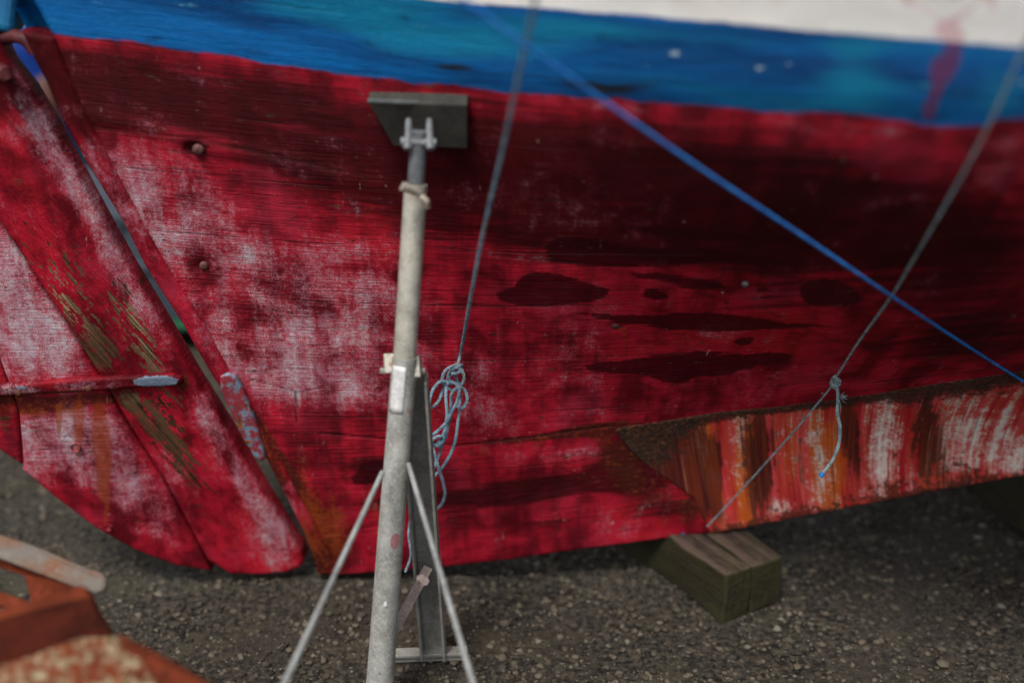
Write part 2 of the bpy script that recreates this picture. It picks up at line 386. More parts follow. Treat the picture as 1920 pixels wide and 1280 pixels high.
def lines(u, v, L):
    out = np.zeros(u.shape)
    for pts, w, amp in L:
        x0, x1 = min(a for a, b in pts)-20, max(a for a, b in pts)+20; y0, y1 = min(b for a, b in pts)-20, max(b for a, b in pts)+20
        m = (u > x0) & (u < x1) & (v > y0) & (v < y1)
        if not m.any(): continue
        d, _, _ = dist(u[m], v[m], pts, False); out[m] = np.maximum(out[m], amp*np.exp(-(d/w)**2))
    return out
CHALK = [(230,330,90,70,50,.55),(330,400,130,90,30,.75),(440,480,150,80,20,.55),(545,560,150,90,10,.8),(640,640,150,110,5,.9),(600,720,140,60,10,.75),(500,650,90,80,45,.7),
  (720,600,80,130,5,.55),(690,720,70,60,0,.6),(265,360,28,110,-32,.5),(300,450,40,120,-32,.5),(900,740,70,70,0,.45),(870,700,40,40,0,.4),(930,800,60,40,0,.35),
  (520,320,60,35,20,.35),(570,190,60,22,25,.38),(380,150,90,20,18,.28),(230,190,60,15,20,.25),(640,460,60,30,0,.35),(430,640,30,80,-35,.55),(1090,760,60,40,0,.3),(1240,490,35,12,0,.8),
  (1080,650,70,60,0,.2),(1380,700,120,25,-5,.3),(1860,265,60,26,0,.8),(1790,350,110,26,-18,.55),(1900,330,60,50,0,.5),(1500,240,50,14,8,.5),(1620,370,90,20,0,.25),(1820,430,90,20,0,.22),
  (1150,200,90,10,6,.5),(960,482,60,8,5,.5),(890,468,60,7,5,.4),(1500,545,70,15,0,.3),(1350,620,60,20,0,.35),(960,560,40,50,0,.25),(930,905,35,14,0,.35),(1030,860,90,20,-8,.28),(1100,850,50,14,-5,.4),
  (800,440,40,12,0,.3),(545,900,22,60,-28,.35),(1060,690,90,70,0,.22),(900,640,80,60,0,.2),(1300,760,120,16,-8,.28),(1700,250,60,12,5,.4),(640,270,80,14,15,.35),(1290,240,60,12,0,.3)]
DARK_AND_SHADE = [(1190,900,60,60,30,.45),(380,180,420,56,8,.85),(150,140,150,50,8,.6),(250,250,160,28,12,.35),(640,330,220,60,12,.6),(560,285,300,26,14,.45),(900,300,260,110,5,.72),(1250,330,420,100,3,.70),(1250,450,300,45,2,.6),(1600,430,360,100,0,.62),(1820,520,200,100,0,.45),  # broad upper patches hold painted overhang shade; lower ones are dark red tone
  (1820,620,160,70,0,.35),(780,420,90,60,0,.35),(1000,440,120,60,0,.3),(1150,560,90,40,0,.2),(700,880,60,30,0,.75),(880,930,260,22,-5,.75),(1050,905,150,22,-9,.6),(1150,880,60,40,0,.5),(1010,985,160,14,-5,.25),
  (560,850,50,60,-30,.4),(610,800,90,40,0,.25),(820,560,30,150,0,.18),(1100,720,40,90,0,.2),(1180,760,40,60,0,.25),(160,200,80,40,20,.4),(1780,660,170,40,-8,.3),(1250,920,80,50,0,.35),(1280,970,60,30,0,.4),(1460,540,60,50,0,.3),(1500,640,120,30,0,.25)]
WET = [[(925,552),(945,545),(962,540),(975,520),(1000,510),(1040,510),(1075,520),(1105,530),(1140,542),(1142,555),(1110,566),(1060,572),(1020,578),(985,575),(955,568),(935,560)],
  [(1075,586),(1110,585),(1160,590),(1230,590),(1280,586),(1330,584),(1380,592),(1440,600),(1500,606),(1575,611),(1500,616),(1440,617),(1380,622),(1300,622),(1250,619),(1215,610),(1170,604),(1120,597)],
  [(1097,686),(1130,680),(1180,674),(1230,665),(1290,662),(1305,654),(1330,660),(1400,662),(1450,657),(1500,668),(1460,682),(1400,690),(1370,702),(1340,708),(1310,705),(1290,718),(1268,722),(1240,716),(1222,704),(1180,700),(1140,696),(1105,693)],
  [(1020,465),(1045,445),(1100,446),(1180,460),(1270,470),(1360,470),(1430,480),(1500,500),(1430,500),(1340,490),(1290,498),(1210,498),(1150,505),(1080,498),(1030,490)],
  [(1180,512),(1230,510),(1290,518),(1340,524),(1362,536),(1330,542),(1280,540),(1240,528),(1195,522)],
  [(1202,556),(1210,543),(1225,540),(1245,547),(1256,560),(1230,564)],[(1375,640),(1390,632),(1412,634),(1408,644),(1390,648)],[(1416,541),(1430,536),(1448,542),(1440,548),(1422,548)],
  [(1160,422),(1230,420),(1320,432),(1420,440),(1500,446),(1420,454),(1300,450),(1210,438)],[(1500,535),(1540,520),(1590,532),(1620,560),(1590,574),(1530,572),(1500,560)],
  [(340,268),(362,262),(392,272),(388,288),(362,290),(344,282)],[(655,895),(680,868),(715,862),(720,885),(700,905),(672,908)]]
def hull_attrs(me, V, kind='hull'):
    x, y, z = V.T; u, v = proj(x, y, z); inr = (u > -300) & (u < 2300) & (v > -400)
    rb = np.interp(u, [-300,70,500,1000,1300,1600,1920,2600], [30,62,118,176,199,219,232,250]); rk = np.interp(u, [-300,596,950,1330,1700,1920,2600], [1085,1080,1050,1000,930,890,790])
    tt = (v-rb)/(rk-rb); attr(me, 'pc', np.stack([x, -tt*1.35, y], 1)); attr(me, 'pb', np.stack([x, (rb-v)*.0011, y*0], 1))
    attr(me, 'chalk', splats(u, v, CHALK)-.12); attr(me, 'dark', splats(u, v, DARK_AND_SHADE))
    # plugs, bolts: ring of crisp dark
    wet = polyfield(u, v, WET, .00115)
    attr(me, 'wet', wet)
    attr(me, 'rust', splats(u, v, [(600,1010,50,70,-25,.75),(520,870,22,120,-31,.9),(560,950,30,120,-28,.7),(470,780,14,60,-30,.6),(1000,822,160,7,-5,.75),(1100,806,60,12,-4,.6),(1150,850,36,70,-10,.7),(1200,900,40,60,-28,.6),(1290,950,40,46,-35,.65),(700,950,120,10,-8,.3),(380,498,20,14,0,.55),(1155,612,20,8,0,.65),
      (1080,175,60,8,5,.6),(660,750,12,20,0,.3),(1130,800,90,8,-5,.5)]))
    attr(me, 'orange', splats(u, v, [(590,990,60,90,-25,.65),(700,1010,120,60,0,.30),(870,870,30,50,0,.55),(905,850,12,40,0,.4),(1172,640,5,34,4,.75),(1157,618,20,8,0,.7),(1230,940,90,60,-20,.30),(1180,860,40,60,0,.25),(640,860,10,60,0,.4),(570,900,20,80,-15,.4),(985,830,60,25,0,.35),(1500,660,60,20,0,.15),(1810,640,40,15,0,.1),(740,930,70,30,0,.2)]))
    attr(me, 'bare', splats(u, v, [(570,740,10,22,5,.2)]) ); attr(me, 'primer', np.zeros(len(V)))
    attr(me, 'seam', lines(u, v, [([(555,735),(556,790)], 2, .9),([(470,712),(560,735),(600,728)], 1.5, .5),([(820,462),(1000,488),(1200,500)], 2.2, .4),([(150,235),(380,262),(640,322)], 5, .6),([(610,1000),(860,960),(1000,930),(1160,888)], 3, .25),
      ([(600,812),(720,822),(860,835),(1000,818),(1150,797)], 2.2, .85),([(1330,500),(1480,520),(1700,560),(1920,600)], 2, .25),([(1420,575),(1560,640),(1640,660)], 1.5, .5),([(1040,870),(1045,900),(1048,980)], 1.2, .4),([(1110,900),(1040,875),(1150,850)], 1.2, .5),
      ([(1337,555),(1338,590)], 1.5, .6),([(1362,560),(1368,600)], 2, .6),([(170,310),(260,450),(390,660),(430,760),(480,850),(560,960)], 3, .35)]))
    def row(pts, uu): a = np.array(pts); return np.interp(uu, a[:, 0], a[:, 1])+np.where(uu > a[-1, 0], (uu-a[-1, 0])*.04, 0)
    kb = .00085
    attr(me, 'dblue', (row([(-300,30),(70,62),(300,88),(500,118),(800,158),(1000,176),(1300,199),(1600,219),(1760,234),(1845,238),(1870,222),(1920,222)], u)-v)*kb)
    attr(me, 'dwhite', (row([(-300,-80),(500,-14),(780,-3),(900,7),(1240,33),(1560,62),(1920,90)], u)-v)*kb)
    attr(me, 'teal', splats(u, v, [(1250,60,250,30,4,.9),(1600,130,70,70,0,.8),(800,60,160,50,0,.6),(640,10,200,24,0,.8),(1880,170,50,60,0,.6),(1000,60,160,30,0,.6)]))
    attr(me, 'chip', splats(u, v, [(1265,101,13,6,0,1.1),(1425,128,13,5,5,1.0),(1480,118,7,6,0,.65),(1315,104,7,6,0,.5),(1215,122,10,6,0,.5),(1918,155,6,8,0,.9),(790,47,14,8,0,.45)]))
    attr(me, 'stain', splats(u, v, [(850,125,40,9,0,.5),(960,138,120,8,5,.5),(1120,165,90,14,6,.7),(1210,160,60,12,5,.5),(1330,172,12,8,0,.5),(1640,158,25,14,0,.4),(400,110,120,10,6,.3),(1480,196,30,10,0,.5),(1560,210,50,7,0,.4)]))
    attr(me, 'run', splats(u, v, [(1775,60,26,16,0,1.0),(1800,30,60,8,-35,.7),(1750,30,60,8,35,.6),(1860,5,12,30,0,.6),(1700,0,12,20,0,.6),(1790,90,22,40,10,.9),(1765,130,26,30,10,1.1),(1755,175,12,40,15,.8),(1740,205,16,20,0,.7)]))

# ------------------------------------------------------------------ THE BOAT
boat = bpy.data.objects.new('fishing_boat', None); COL.objects.link(boat); boat.location = (0, 0, 0)
boat['label'] = 'old wooden boat with scuffed red bottom, blue waterline band and white topsides'; boat['category'] = 'boat'
KEEL = [(596,1080),(640,1078),(800,1066),(950,1050),(1100,1028),(1330,1000),(1500,968),(1700,930),(1920,890)]
kp = [HP(*p) for p in KEEL]; kz = [(p[0], p[2]) for p in kp]
slope = (kz[-1][1]-kz[-4][1])/(kz[-1][0]-kz[-4][0])
far = [(2.2, kz[-1][1]+.03), (3.4, .40), (4.1, .75), (4.55, 1.3), (4.72, 2.0)]
zt = 2.0
SEAM_POST = [(100,68),(130,150),(165,225),(205,300),(268,420),(312,500),(382,610),(412,665),(447,735),(505,830),(560,930),(610,1020),(636,1078)]
sp_ = [hit(Yh, *p) for p in SEAM_POST]; sp_xz = [(p[0], p[2]) for p in sp_]
post_xz = [(float(xs(p[2])), p[2]) for p in pl]
dx = .0042
xl = np.concatenate([np.arange(-1.45, 1.30, dx), np.arange(1.30, 4.8, .05)]); zl = np.concatenate([np.arange(.02, 1.50, dx), np.arange(1.50, zt+.03, .02)])
top_left = (float(xs(zt)), zt)
hull_poly = [(a, b) for a, b in sp_xz[::-1]]+[(top_left[0]+.05, zt)]+[(4.72, zt)]+far[::-1][1:]+kz[::-1][:-2]
def hull_relief(x, y, z):
    u, v = proj(x, y, z)
    b = splats(u, v, [(560,760,60,30,0,.004),(430,280,300,18,14,-.006),(1400,560,500,60,0,-.004),(380,498,16,11,0,.006),(362,276,18,11,0,.007),(1398,531,11,7,0,.006),(1155,612,14,6,0,.003)])
    return b+.0015*np.sin(x*9+z*31)*np.cos(x*4-z*17)
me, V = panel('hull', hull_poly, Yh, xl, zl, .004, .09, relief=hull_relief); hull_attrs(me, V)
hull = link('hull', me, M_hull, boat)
# far side, deck and rail (out of the frame, real from other places)
cx_ = np.arange(-1.45, 4.8, .05); cz_ = np.arange(.02, zt+.05, .05)
whole = [(a, b) for a, b in post_xz[::-1]]+[top_left, (4.72, zt)]+far[::-1][1:]+kz[::-1][:-1]
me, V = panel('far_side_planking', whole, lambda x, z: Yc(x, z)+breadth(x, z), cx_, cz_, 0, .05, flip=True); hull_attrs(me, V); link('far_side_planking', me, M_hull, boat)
M_white = plain('white_topside_paint', (.66, .64, .60), (.76, .75, .73)); M_deck = plain('grey_deck_paint', (.18, .2, .2), (.26, .27, .26))
mb = MB(); xd = np.linspace(top_left[0]+.06, 4.68, 50); a = [(x, float(Yh(x, zt))+.01, zt-.06) for x in xd]; b = [(x, float(Yc(x, zt)+breadth(x, zt))-.01, zt-.06) for x in xd]
mb.add(a+b, [(i, i+1, 51+i, 50+i) for i in range(49)]); mb.build('deck', M_deck, boat)
for sgn in (-1, 1):
    mb = MB(); mb.path([(x, float(Yc(x, zt)+sgn*breadth(x, zt)), zt) for x in xd], [.035]*50); mb.build('rail', M_white, boat)
# sternpost
me, V = panel('sternpost', post_xz+[(b[0]+.004, b[1]) for b in sp_xz[::-1]], lambda x, z: Yh(x, z)-.006, np.arange(-1.3, -.3, .003), np.arange(.03, 1.5, .003), .014, .092)
x, y, z = V.T; u, v = proj(x, y, z); attr(me, 'pc', np.stack([z*.88-x*.47, x*.88+z*.47, y], 1))
attr(me, 'chalk', splats(u, v, [(190,300,26,60,-35,.45),(245,400,26,90,-32,.75),(330,540,26,70,-32,.45),(395,640,22,50,-30,.5),(540,925,18,34,-25,.9)])-.05)
attr(me, 'dark', splats(u, v, [(110,180,60,120,-25,.9),(80,80,60,60,0,.4),(590,1060,40,40,0,.8)])); attr(me, 'wet', np.full(len(V), -1.0))
attr(me, 'rust', splats(u, v, [(485,830,26,60,-30,.8),(470,760,12,30,-30,.5),(520,900,22,60,-28,.62),(590,1040,36,60,-25,.9),(420,760,8,90,-32,.4)]))
attr(me, 'orange', splats(u, v, [(490,830,20,50,-30,.6),(580,1000,30,60,-25,.75)])); attr(me, 'primer', splats(u, v, [(245,405,10,60,-32,.12)])); attr(me, 'bare', splats(u, v, [(300,480,20,60,-32,.1)])); attr(me, 'seam', np.zeros(len(V)))
link('sternpost', me, M_rud, boat)
# gudgeon plate: corroded blue grey strip
def gud_mat():
    n = NT('corroded_gudgeon_paint'); o = n.obj(); a = n.noise(o, 40, 7, .7); f = n.noise(o, 160, 5, .7)
    c = n.mix(n.st(f, .4, .6), (.08, .13, .20), (.17, .22, .27))
    c = n.mix(n.st(a, .51, .54), c, n.mix(n.st(f, .45, .6), (.07, .02, .012), (.36, .10, .01)))
    c = n.mix(n.st(n.add(n.noise(o, 30, 5, .65), n.mul(f, .3)), .60, .70), c, (.20, .018, .030))
    return n.fin(c, .6, n.bump(n.add(a, n.mul(f, .5)), .0025, .8), .0, .4)
M_gud = gud_mat()
gp = [(415,702),(428,696),(444,700),(456,722),(470,755),(486,800),(496,835),(500,856),(490,862),(478,852),(462,826),(444,792),(428,756),(416,726)]
g3 = [HP_off(*p, 0) for p in gp]; me, V = panel('gudgeon_plate', [(p[0], p[2]) for p in g3], lambda x, z: Yh(x, z)-.014, np.arange(-.75, -.45, .0022), np.arange(.3, .75, .0022), .006, .02, relief=lambda x, y, z: .0006*np.sin(x*160)*np.sin(z*110+x*90))
link('gudgeon_plate', me, M_gud, boat)
# iron ballast keel
ip = [(1150,803),(1180,797),(1260,786),(1350,772),(1450,763),(1540,750),(1640,738),(1740,722),(1830,708),(1925,694),(2300,640)]
lo = [(1318,968),(1300,934),(1262,906),(1215,874),(1182,846)]
ix = [HP(*p) for p in ip]; kl = [HP(*p) for p in [(2300,826),(1925,889),(1700,930),(1500,968),(1332,1001)]]; il = [HP(*p) for p in lo]
ipoly = [(p[0], p[2]) for p in ix+kl+il]
def irel(x, y, z):
    u, v = proj(x, y, z); return -.0016*np.sin(x*410+np.sin(z*130)*2)*np.sin(z*370+x*60)*np.exp(-(((v-np.interp(u, [a for a, b in ip], [b for a, b in ip]))/26)**2))
me, V = panel('ballast_keel', ipoly, lambda x, z: Yh(x, z)-.0025, np.arange(.15, 2.2, .0032), np.arange(.10, .75, .0032), .0032, .10, relief=irel)
x, y, z = V.T; u, v = proj(x, y, z); attr(me, 'pc', np.stack([x+.22*z, z, y], 1))
top = np.interp(u, [a for a, b in ip], [b for a, b in ip]); bot = np.interp(u, [1150,1332,1500,1700,1925,2300], [800,1001,968,930,889,826])
lf = (v-top); bf = bot-v
attr(me, 'crust', .95*np.exp(-(np.maximum(lf, 0)/np.interp(u, [1150,1300,1400,1650,1700,1925], [40,26,16,22,40,34]))**2)+splats(u, v, [(1195,835,60,44,30,.55),(1250,840,90,50,10,.42)])+.55*np.exp(-(bf/8)**2)*(u > 1330)-.1)
attr(me, 'orange', splats(u, v, [(1320,840,30,80,0,.45),(1400,900,35,120,0,.35),(1560,860,40,120,0,.75),(1400,900,20,120,0,.5),(1480,880,18,120,0,.45),(1330,900,24,90,0,.4),(1735,830,20,60,0,.5),(1250,860,60,50,0,.15)]))
attr(me, 'cream', splats(u, v, [(1660,820,34,80,0,.85),(1640,870,24,70,0,.4),(1375,860,20,90,0,.28),(1550,860,14,100,0,.4),(1830,800,46,46,0,.7),(1890,775,20,50,0,.45),(1780,830,40,50,0,.45),(1700,900,30,30,0,.4),(1900,850,50,40,0,.5),(1470,950,30,20,0,.65),(1600,940,40,20,0,.35),(1560,700,1,1,0,0),(1855,860,60,20,0,.4)])-.05)
attr(me, 'brown', splats(u, v, [(1215,850,90,80,20,1.8),(1285,900,60,80,20,1.2),(1345,860,10,100,0,.45),(1425,870,30,110,0,.95),(1500,880,12,100,0,.4),(1590,810,22,90,0,.8),(1735,820,34,90,0,.8),(1310,960,40,40,0,.6),(1610,850,8,90,0,.5),(1820,900,60,20,0,.4)]))
attr(me, 'pit', .75*np.exp(-(bf/22)**2)+splats(u, v, [(1500,860,400,90,-8,.22),(1810,870,50,30,0,.45),(1700,870,60,40,0,.25),(1650,910,60,20,0,.3),(1850,730,90,22,-6,.6),(1480,930,60,30,0,.2)])-.15)
link('ballast_keel', me, M_iron, boat)
# plugs and bolts
def stud(px, py, r, name, mat, off=.004, hh=.005):
    p = HP_off(px, py, 0); e = 1e-3
    nx = (Yh(p[0]+e, p[2])-Yh(p[0]-e, p[2]))/(2*e); nz = (Yh(p[0], p[2]+e)-Yh(p[0], p[2]-e))/(2*e); nn = np.array([nx, -1, nz]); nn /= np.linalg.norm(nn)
    mb = MB(); mb.path([p-nn*.004, p+nn*off, p+nn*(off+hh*.7), p+nn*(off+hh)], [r, r, r*.8, r*.35], 16); mb.build(name, mat, boat)
M_plug = plain('weathered_bronze_plug', (.045, .008, .008), (.12, .05, .045), .6, 90); M_bolt = plain('pale_bolt', (.03, .02, .02), (.16, .14, .13), .45, 120)
stud(382, 498, .009, 'bolt_head', M_plug, .002, .003); stud(1397, 532, .0075, 'bolt_head', M_bolt, .002, .003); stud(372, 280, .012, 'bolt_head', M_plug, .002); stud(1153, 612, .010, 'bolt_head', M_plug, -.002, .003)
# upper counter block at the stern
# ---- rudder (part) with boards, strap (sub-parts)
rudder = bpy.data.objects.new('rudder', None); COL.objects.link(rudder); rudder.parent = boat
R_R = [(-58,-60),(-34,30),(4,110),(46,165),(82,225),(123,300),(189,420),(233,500),(294,600),(322,645),(357,705),(419,805),(478,905),(530,990),(560,1036)]
R_B = [(570,1052),(564,1064),(540,1074),(490,1079),(430,1077)]
R_B2 = [(395,1072),(330,1062),(250,1032),(180,992),(100,932),(40,882)]
S1 = [(388,1052),(300,892),(235,790),(200,732),(130,620),(60,512),(0,425),(-80,300),(-160,150),(-230,0)]
S2 = [(42,874),(38,820),(33,768),(-30,600),(-120,430),(-220,200),(-300,0)]
LEFTO = [(0,848),(-80,760),(-180,600),(-270,400),(-340,150),(-380,-40)]
def RX(p): q = hit(rudY, p[0]+(5 if p[0] < 575 and p in R_R else 0), p[1]); return (q[0], q[2])
def shrink(L, d): return [(a+d, b) for a, b in L]
boards = [
 (R_R+R_B+shrink(S1, 1.5)+[(-230,-60)], dict(
   chalk=[(190,430,22,110,-32,.9),(240,540,22,90,-32,.9),(130,330,24,120,-30,.6),(60,200,30,60,-20,.3),(300,690,30,40,-30,.5),(390,790,26,90,-32,.6),(470,920,20,90,-30,.75),(520,1000,34,50,-30,.85),(330,900,40,60,-35,.2),(180,360,20,60,-30,.4),(290,990,60,50,-35,.3),(280,610,30,50,-30,.35)],
   dark=[(30,150,100,70,-30,.85),(90,250,60,60,-30,.4),(500,1068,90,8,0,.1),(330,1050,60,20,0,.2),(60,330,40,60,0,.3)],
   bare=[(120,530,34,60,-30,.42),(160,620,34,80,-32,.72),(185,665,22,30,-30,.6),(205,650,22,50,-30,.35),(250,620,26,90,-32,.6),(290,690,22,60,-30,.55),(150,500,30,40,-30,.3),(285,790,38,90,-34,.72),(240,750,26,20,-30,.9),(330,840,30,70,-35,.45),(360,880,30,80,-35,.35),(230,560,60,90,-30,.15),(320,760,26,30,0,.4)],
   pale=[(110,540,40,60,-30,1.3),(150,590,30,40,-30,.8),(245,600,30,60,-30,1.0),(300,670,25,50,-30,.7),(250,745,18,10,0,.7)],
   rust=[(300,700,80,10,-5,.4),(240,748,40,10,0,.7),(380,810,10,40,-30,.2),(345,720,14,20,0,.7)], orange=[(240,850,10,40,-30,.5),(270,870,30,60,0,.15)], primer=[(325,990,1,1,0,0)])),
 (R_B2+S2+[(-300,-60),(-250,-60)]+shrink(S1, -1.5)[::-1], dict(
   chalk=[(40,560,60,120,-20,.8),(60,640,70,70,0,1.0),(20,490,50,80,0,.7),(120,680,40,60,-20,.5),(90,830,60,60,0,1.0),(170,850,50,60,0,.8),(230,900,50,60,-20,.7),(280,950,45,60,-30,.7),(150,800,80,30,0,.6),(70,900,30,40,0,.4),(220,820,26,50,-30,.5),(100,520,30,70,-30,.2)],
   dark=[(60,330,60,90,0,.3),(120,900,30,50,-20,.25)], bare=[(150,690,12,30,-30,.1)], pale=[],
   rust=[(90,758,120,18,-4,.95),(30,740,50,20,0,.5),(200,745,40,10,0,.6)],
   orange=[(148,795,9,60,0,1.3),(186,810,14,80,0,1.4),(197,870,11,70,5,1.3),(110,790,6,40,0,.9),(202,940,6,60,5,.7),(60,770,40,18,0,.5),(110,775,60,14,0,.4)], primer=[])),
 (LEFTO+[(-380,-60),(-300,-60)]+[(a-2.5, b) for a, b in S2[::-1]], dict(chalk=[(-40,650,40,90,0,.5)], dark=[(-60,300,80,150,0,.5)], bare=[(8,790,14,14,0,.9)], pale=[], rust=[(10,745,30,12,0,.8),(10,780,20,30,0,.6)], orange=[(10,760,20,20,0,.5)], primer=[]))]
for i, (pp, A) in enumerate(boards):
    xz = [RX(p) for p in pp]; off = (0, .002, .004)[i]
    me, V = panel('board', xz, lambda x, z: rudY(x, z)+off, np.arange(-1.75, -.3, .0034), np.arange(.03, 1.75, .0034), .012 if i == 0 else .008, .05, relief=lambda x, y, z: .0012*np.sin(x*13+z*22))
    x, y, z = V.T; u, v = proj(x, y, z); ang = math.radians(61) if i == 0 else math.radians(61)
    ca, sa = math.cos(ang), math.sin(ang)
    if i == 0: attr(me, 'pc', np.stack([-x*ca+z*sa, x*sa+z*ca, y], 1))
    else: attr(me, 'pc', np.stack([x+3, z+1, y], 1))
    for k in ('chalk', 'dark', 'bare', 'pale', 'rust', 'orange', 'primer'): attr(me, k, splats(u, v, A[k])*(1.6 if k == 'chalk' else 1)-(.08 if k == 'chalk' else 0))
    attr(me, 'wet', np.full(len(V), -1.0))
    attr(me, 'seam', lines(u, v, [([(60,845),(140,838)], 1.2, .4),([(250,1045),(430,1030),(570,1000)], 1.3, .0)]+([([(380,1010),(430,1035),(560,1030)], 1.5, .12)] if i == 0 else [])))
    link('board', me, M_rud, rudder)
# strap
M_strap = paint('strap_paint', False, .2)
tp = [(-60,730),(0,724),(120,712),(250,706),(325,702),(338,707),(342,716),(334,725),(250,728),(120,738),(0,744),(-60,750)]
q = [hit(lambda x, z: rudY(x, z)-.012, *p) for p in tp]
me, V = panel('strap', [(p[0], p[2]) for p in q], lambda x, z: rudY(x, z)-.013, np.arange(-1.3, -.6, .0025), np.arange(.4, .95, .0025), .008, .016)
x, y, z = V.T; u, v = proj(x, y, z); attr(me, 'pc', np.stack([x, z, y], 1))
attr(me, 'chalk', splats(u, v, [(150,722,120,10,-4,.35),(50,730,40,8,0,.3)])-.1); attr(me, 'rust', splats(u, v, [(0,748,30,10,0,.8),(40,742,60,5,-4,.7),(150,734,140,3.5,-4,.75),(34,734,7,5,0,1.0),(165,728,8,6,0,1.0),(252,716,8,7,0,.5)]))
attr(me, 'primer', splats(u, v, [(295,714,44,12,0,.85),(268,717,20,9,0,.3),(40,727,14,6,0,.5)])); attr(me, 'wet', np.full(len(V), -1.0)); attr(me, 'dark', np.full(len(V), .62)); link('strap', me, M_strap, rudder)
for (a, b) in ((34,735),(166,727)):
    p = hit(lambda x, z: rudY(x, z)-.013, a, b); mb = MB(); mb.path([p+[0, .01, 0], p-[0, .003, 0], p-[0, .005, 0]], [.007, .007, .003], 12); mb.build('strap_bolt', plain('rusty_bolt', (.05, .015, .008), (.12, .04, .02)), rudder)
# bung-like raised ring low on the rudder
for (a, b, r, nm) in ((142,838,.011,'bolt_cover'),(204,988,.008,'bolt_cover')):
    p = hit(lambda x, z: rudY(x, z), a, b); mb = MB(); mb.path([p+[0, .01, 0], p-[0, .003, 0], p-[0, .005, 0], p-[0, .003, 0]], [r*1.1, r, r*.7, r*.3], 16); mb.build(nm, plain(nm+'_red', (.22, .01, .02), (.38, .10, .12), .6, 60), rudder)
# rudder head painted blue, pintle
M_rblue = plain('blue_rudder_head_paint', (.006, .08, .20), (.01, .16, .32), .5, 9)
V, Fq = box_pts(P(10,-60,2.13), (.96,.05,-.25), (0,1,0), (.25,0,.96), .075, .07, .23); simple('rudder_head', V, Fq, M_rblue, boat, False, .015)
mb = MB(); mb.path([P(-60,76,2.17), P(0,74,2.16), P(30,68,2.15), P(52,76,2.14), P(64,100,2.15)], [.010,.011,.013,.014,.010], 16); mb.build('pintle_bracket', plain('dark_red_bracket', (.035, .003, .005), (.075, .008, .012), .6, 20), boat)
mb = MB(); mb.path([P(-6,135,2.15), P(10,142,2.14), P(16,152,2.14)], [.02,.018,.008], 14); mb.build('pintle', plain('red_pintle', (.04, .003, .005), (.08, .008, .012)), boat)

# ------------------------------------------------------------------ boat stand
stand = bpy.data.objects.new('boat_stand', None); COL.objects.link(stand)
stand['label'] = 'weathered galvanised screw pole stand propping the red hull'; stand['category'] = 'boat stand'
hp = HP(783, 235); D0 = (hp-np.array([0, 0, CH])) @ np.array([0, cP, -sP])
print('hull depth at pad', D0)
dtop = D0-.09
def pd_(t): return 1/np.interp(t, [240, 1440], [1/dtop, 1/dtop-.080])
def pole(t):  # t: photo row
    d = pd_(t); return P(np.interp(t, [235, 700, 1000, 1420], [787, 757, 733, 702]), t, d)
mpx = dtop/F; px_ = lambda t: pd_(t)/F
up = MB(); pts = [pole(t) for t in range(362, 700, 30)]; up.path(pts, [21.5*px_(t) for t in range(362, 700, 30)], 28); up.build('upper_tube', M_gal, stand)
lo_ = MB(); pts = [pole(t) for t in (668, 720, 800, 900, 1000, 1100, 1200, 1300, 1400, 1440)]; lo_.path(pts, [w*px_(t) for w, t in zip((23.5,23.5,23.5,24,24.5,24.8,25.2,26,26,26), (668, 720, 800, 900, 1000, 1100, 1200, 1300, 1400, 1440))], 28); lo_.build('pole', gz('galvanised_pole_steel', (.22, .22, .20), (.38, .38, .355), .66), stand)
thr = MB(); n_ = 60; pts = []; rr = []
for i in range(n_*2):
    t = 245+(362-245)*i/(n_*2-1); pts.append(pole(t)); rr.append((16.5 if (i//2) % 2 else 14.5)*mpx)
thr.path(pts, rr, 18); thr.build('screw_rod', M_gal_grey, stand)
wn = MB(); c = pole(358); d, r_, w_ = frame(pole(300)-pole(400)); rx = np.array([1, 0, 0.])
wn.tube(pole(372), pole(345), 22*mpx, 20)
wn.path([P(785,362,dtop-.01), P(766,355,dtop-.03), P(754,349,dtop-.035)], [7*mpx, 8*mpx, 9*mpx], 12); wn.path([P(790,368,dtop-.01), P(799,378,dtop-.01), P(801,388,dtop)], [6*mpx, 7*mpx, 7*mpx], 12)
wn.build('handle_nut', gz('rusty_nut_steel', (.20, .15, .11), (.40, .37, .32), .9), stand)
# pad against the hull
pn = np.array([.10, -.86, -.42]); 
pa, pb, pc_, pd = HP_off(690, 192, .035), HP_off(876, 197, .035), HP_off(876, 279, .03), HP_off(738, 274, .03)
ba = [np.array(v)+[0, .03, .016] for v in (pa, pb, pc_, pd)]
simple('pad', [pa, pb, pc_, pd]+ba, [(0, 3, 2, 1), (4, 5, 6, 7), (0, 1, 5, 4), (1, 2, 6, 5), (2, 3, 7, 6), (3, 0, 4, 7)], M_pad, stand, False, .002)
lp = MB(); lp.path([P(690,190,dtop+.03), P(780,193,dtop+.03), P(872,199,dtop+.035)], [5.5*mpx]*3, 10); lp.build('pad_rim', gz('pad_rim_steel', (.04, .045, .047), (.07, .077, .078), .2, .2, .7), stand)
fk = MB()
for xx in (766, 805):
    fk.path([P(xx, 226, dtop+.03), P(xx, 250, dtop), P(xx+(-2 if xx < 780 else 2), 280, dtop-.01)], [6*mpx, 7*mpx, 8*mpx], 8)
fk.build('fork_bracket', M_gal_grey, stand)
bt = MB(); bt.tube(P(752, 266, dtop), P(818, 269, dtop), 9*mpx, 14); bt.build('pivot_bolt', M_gal_grey, stand)
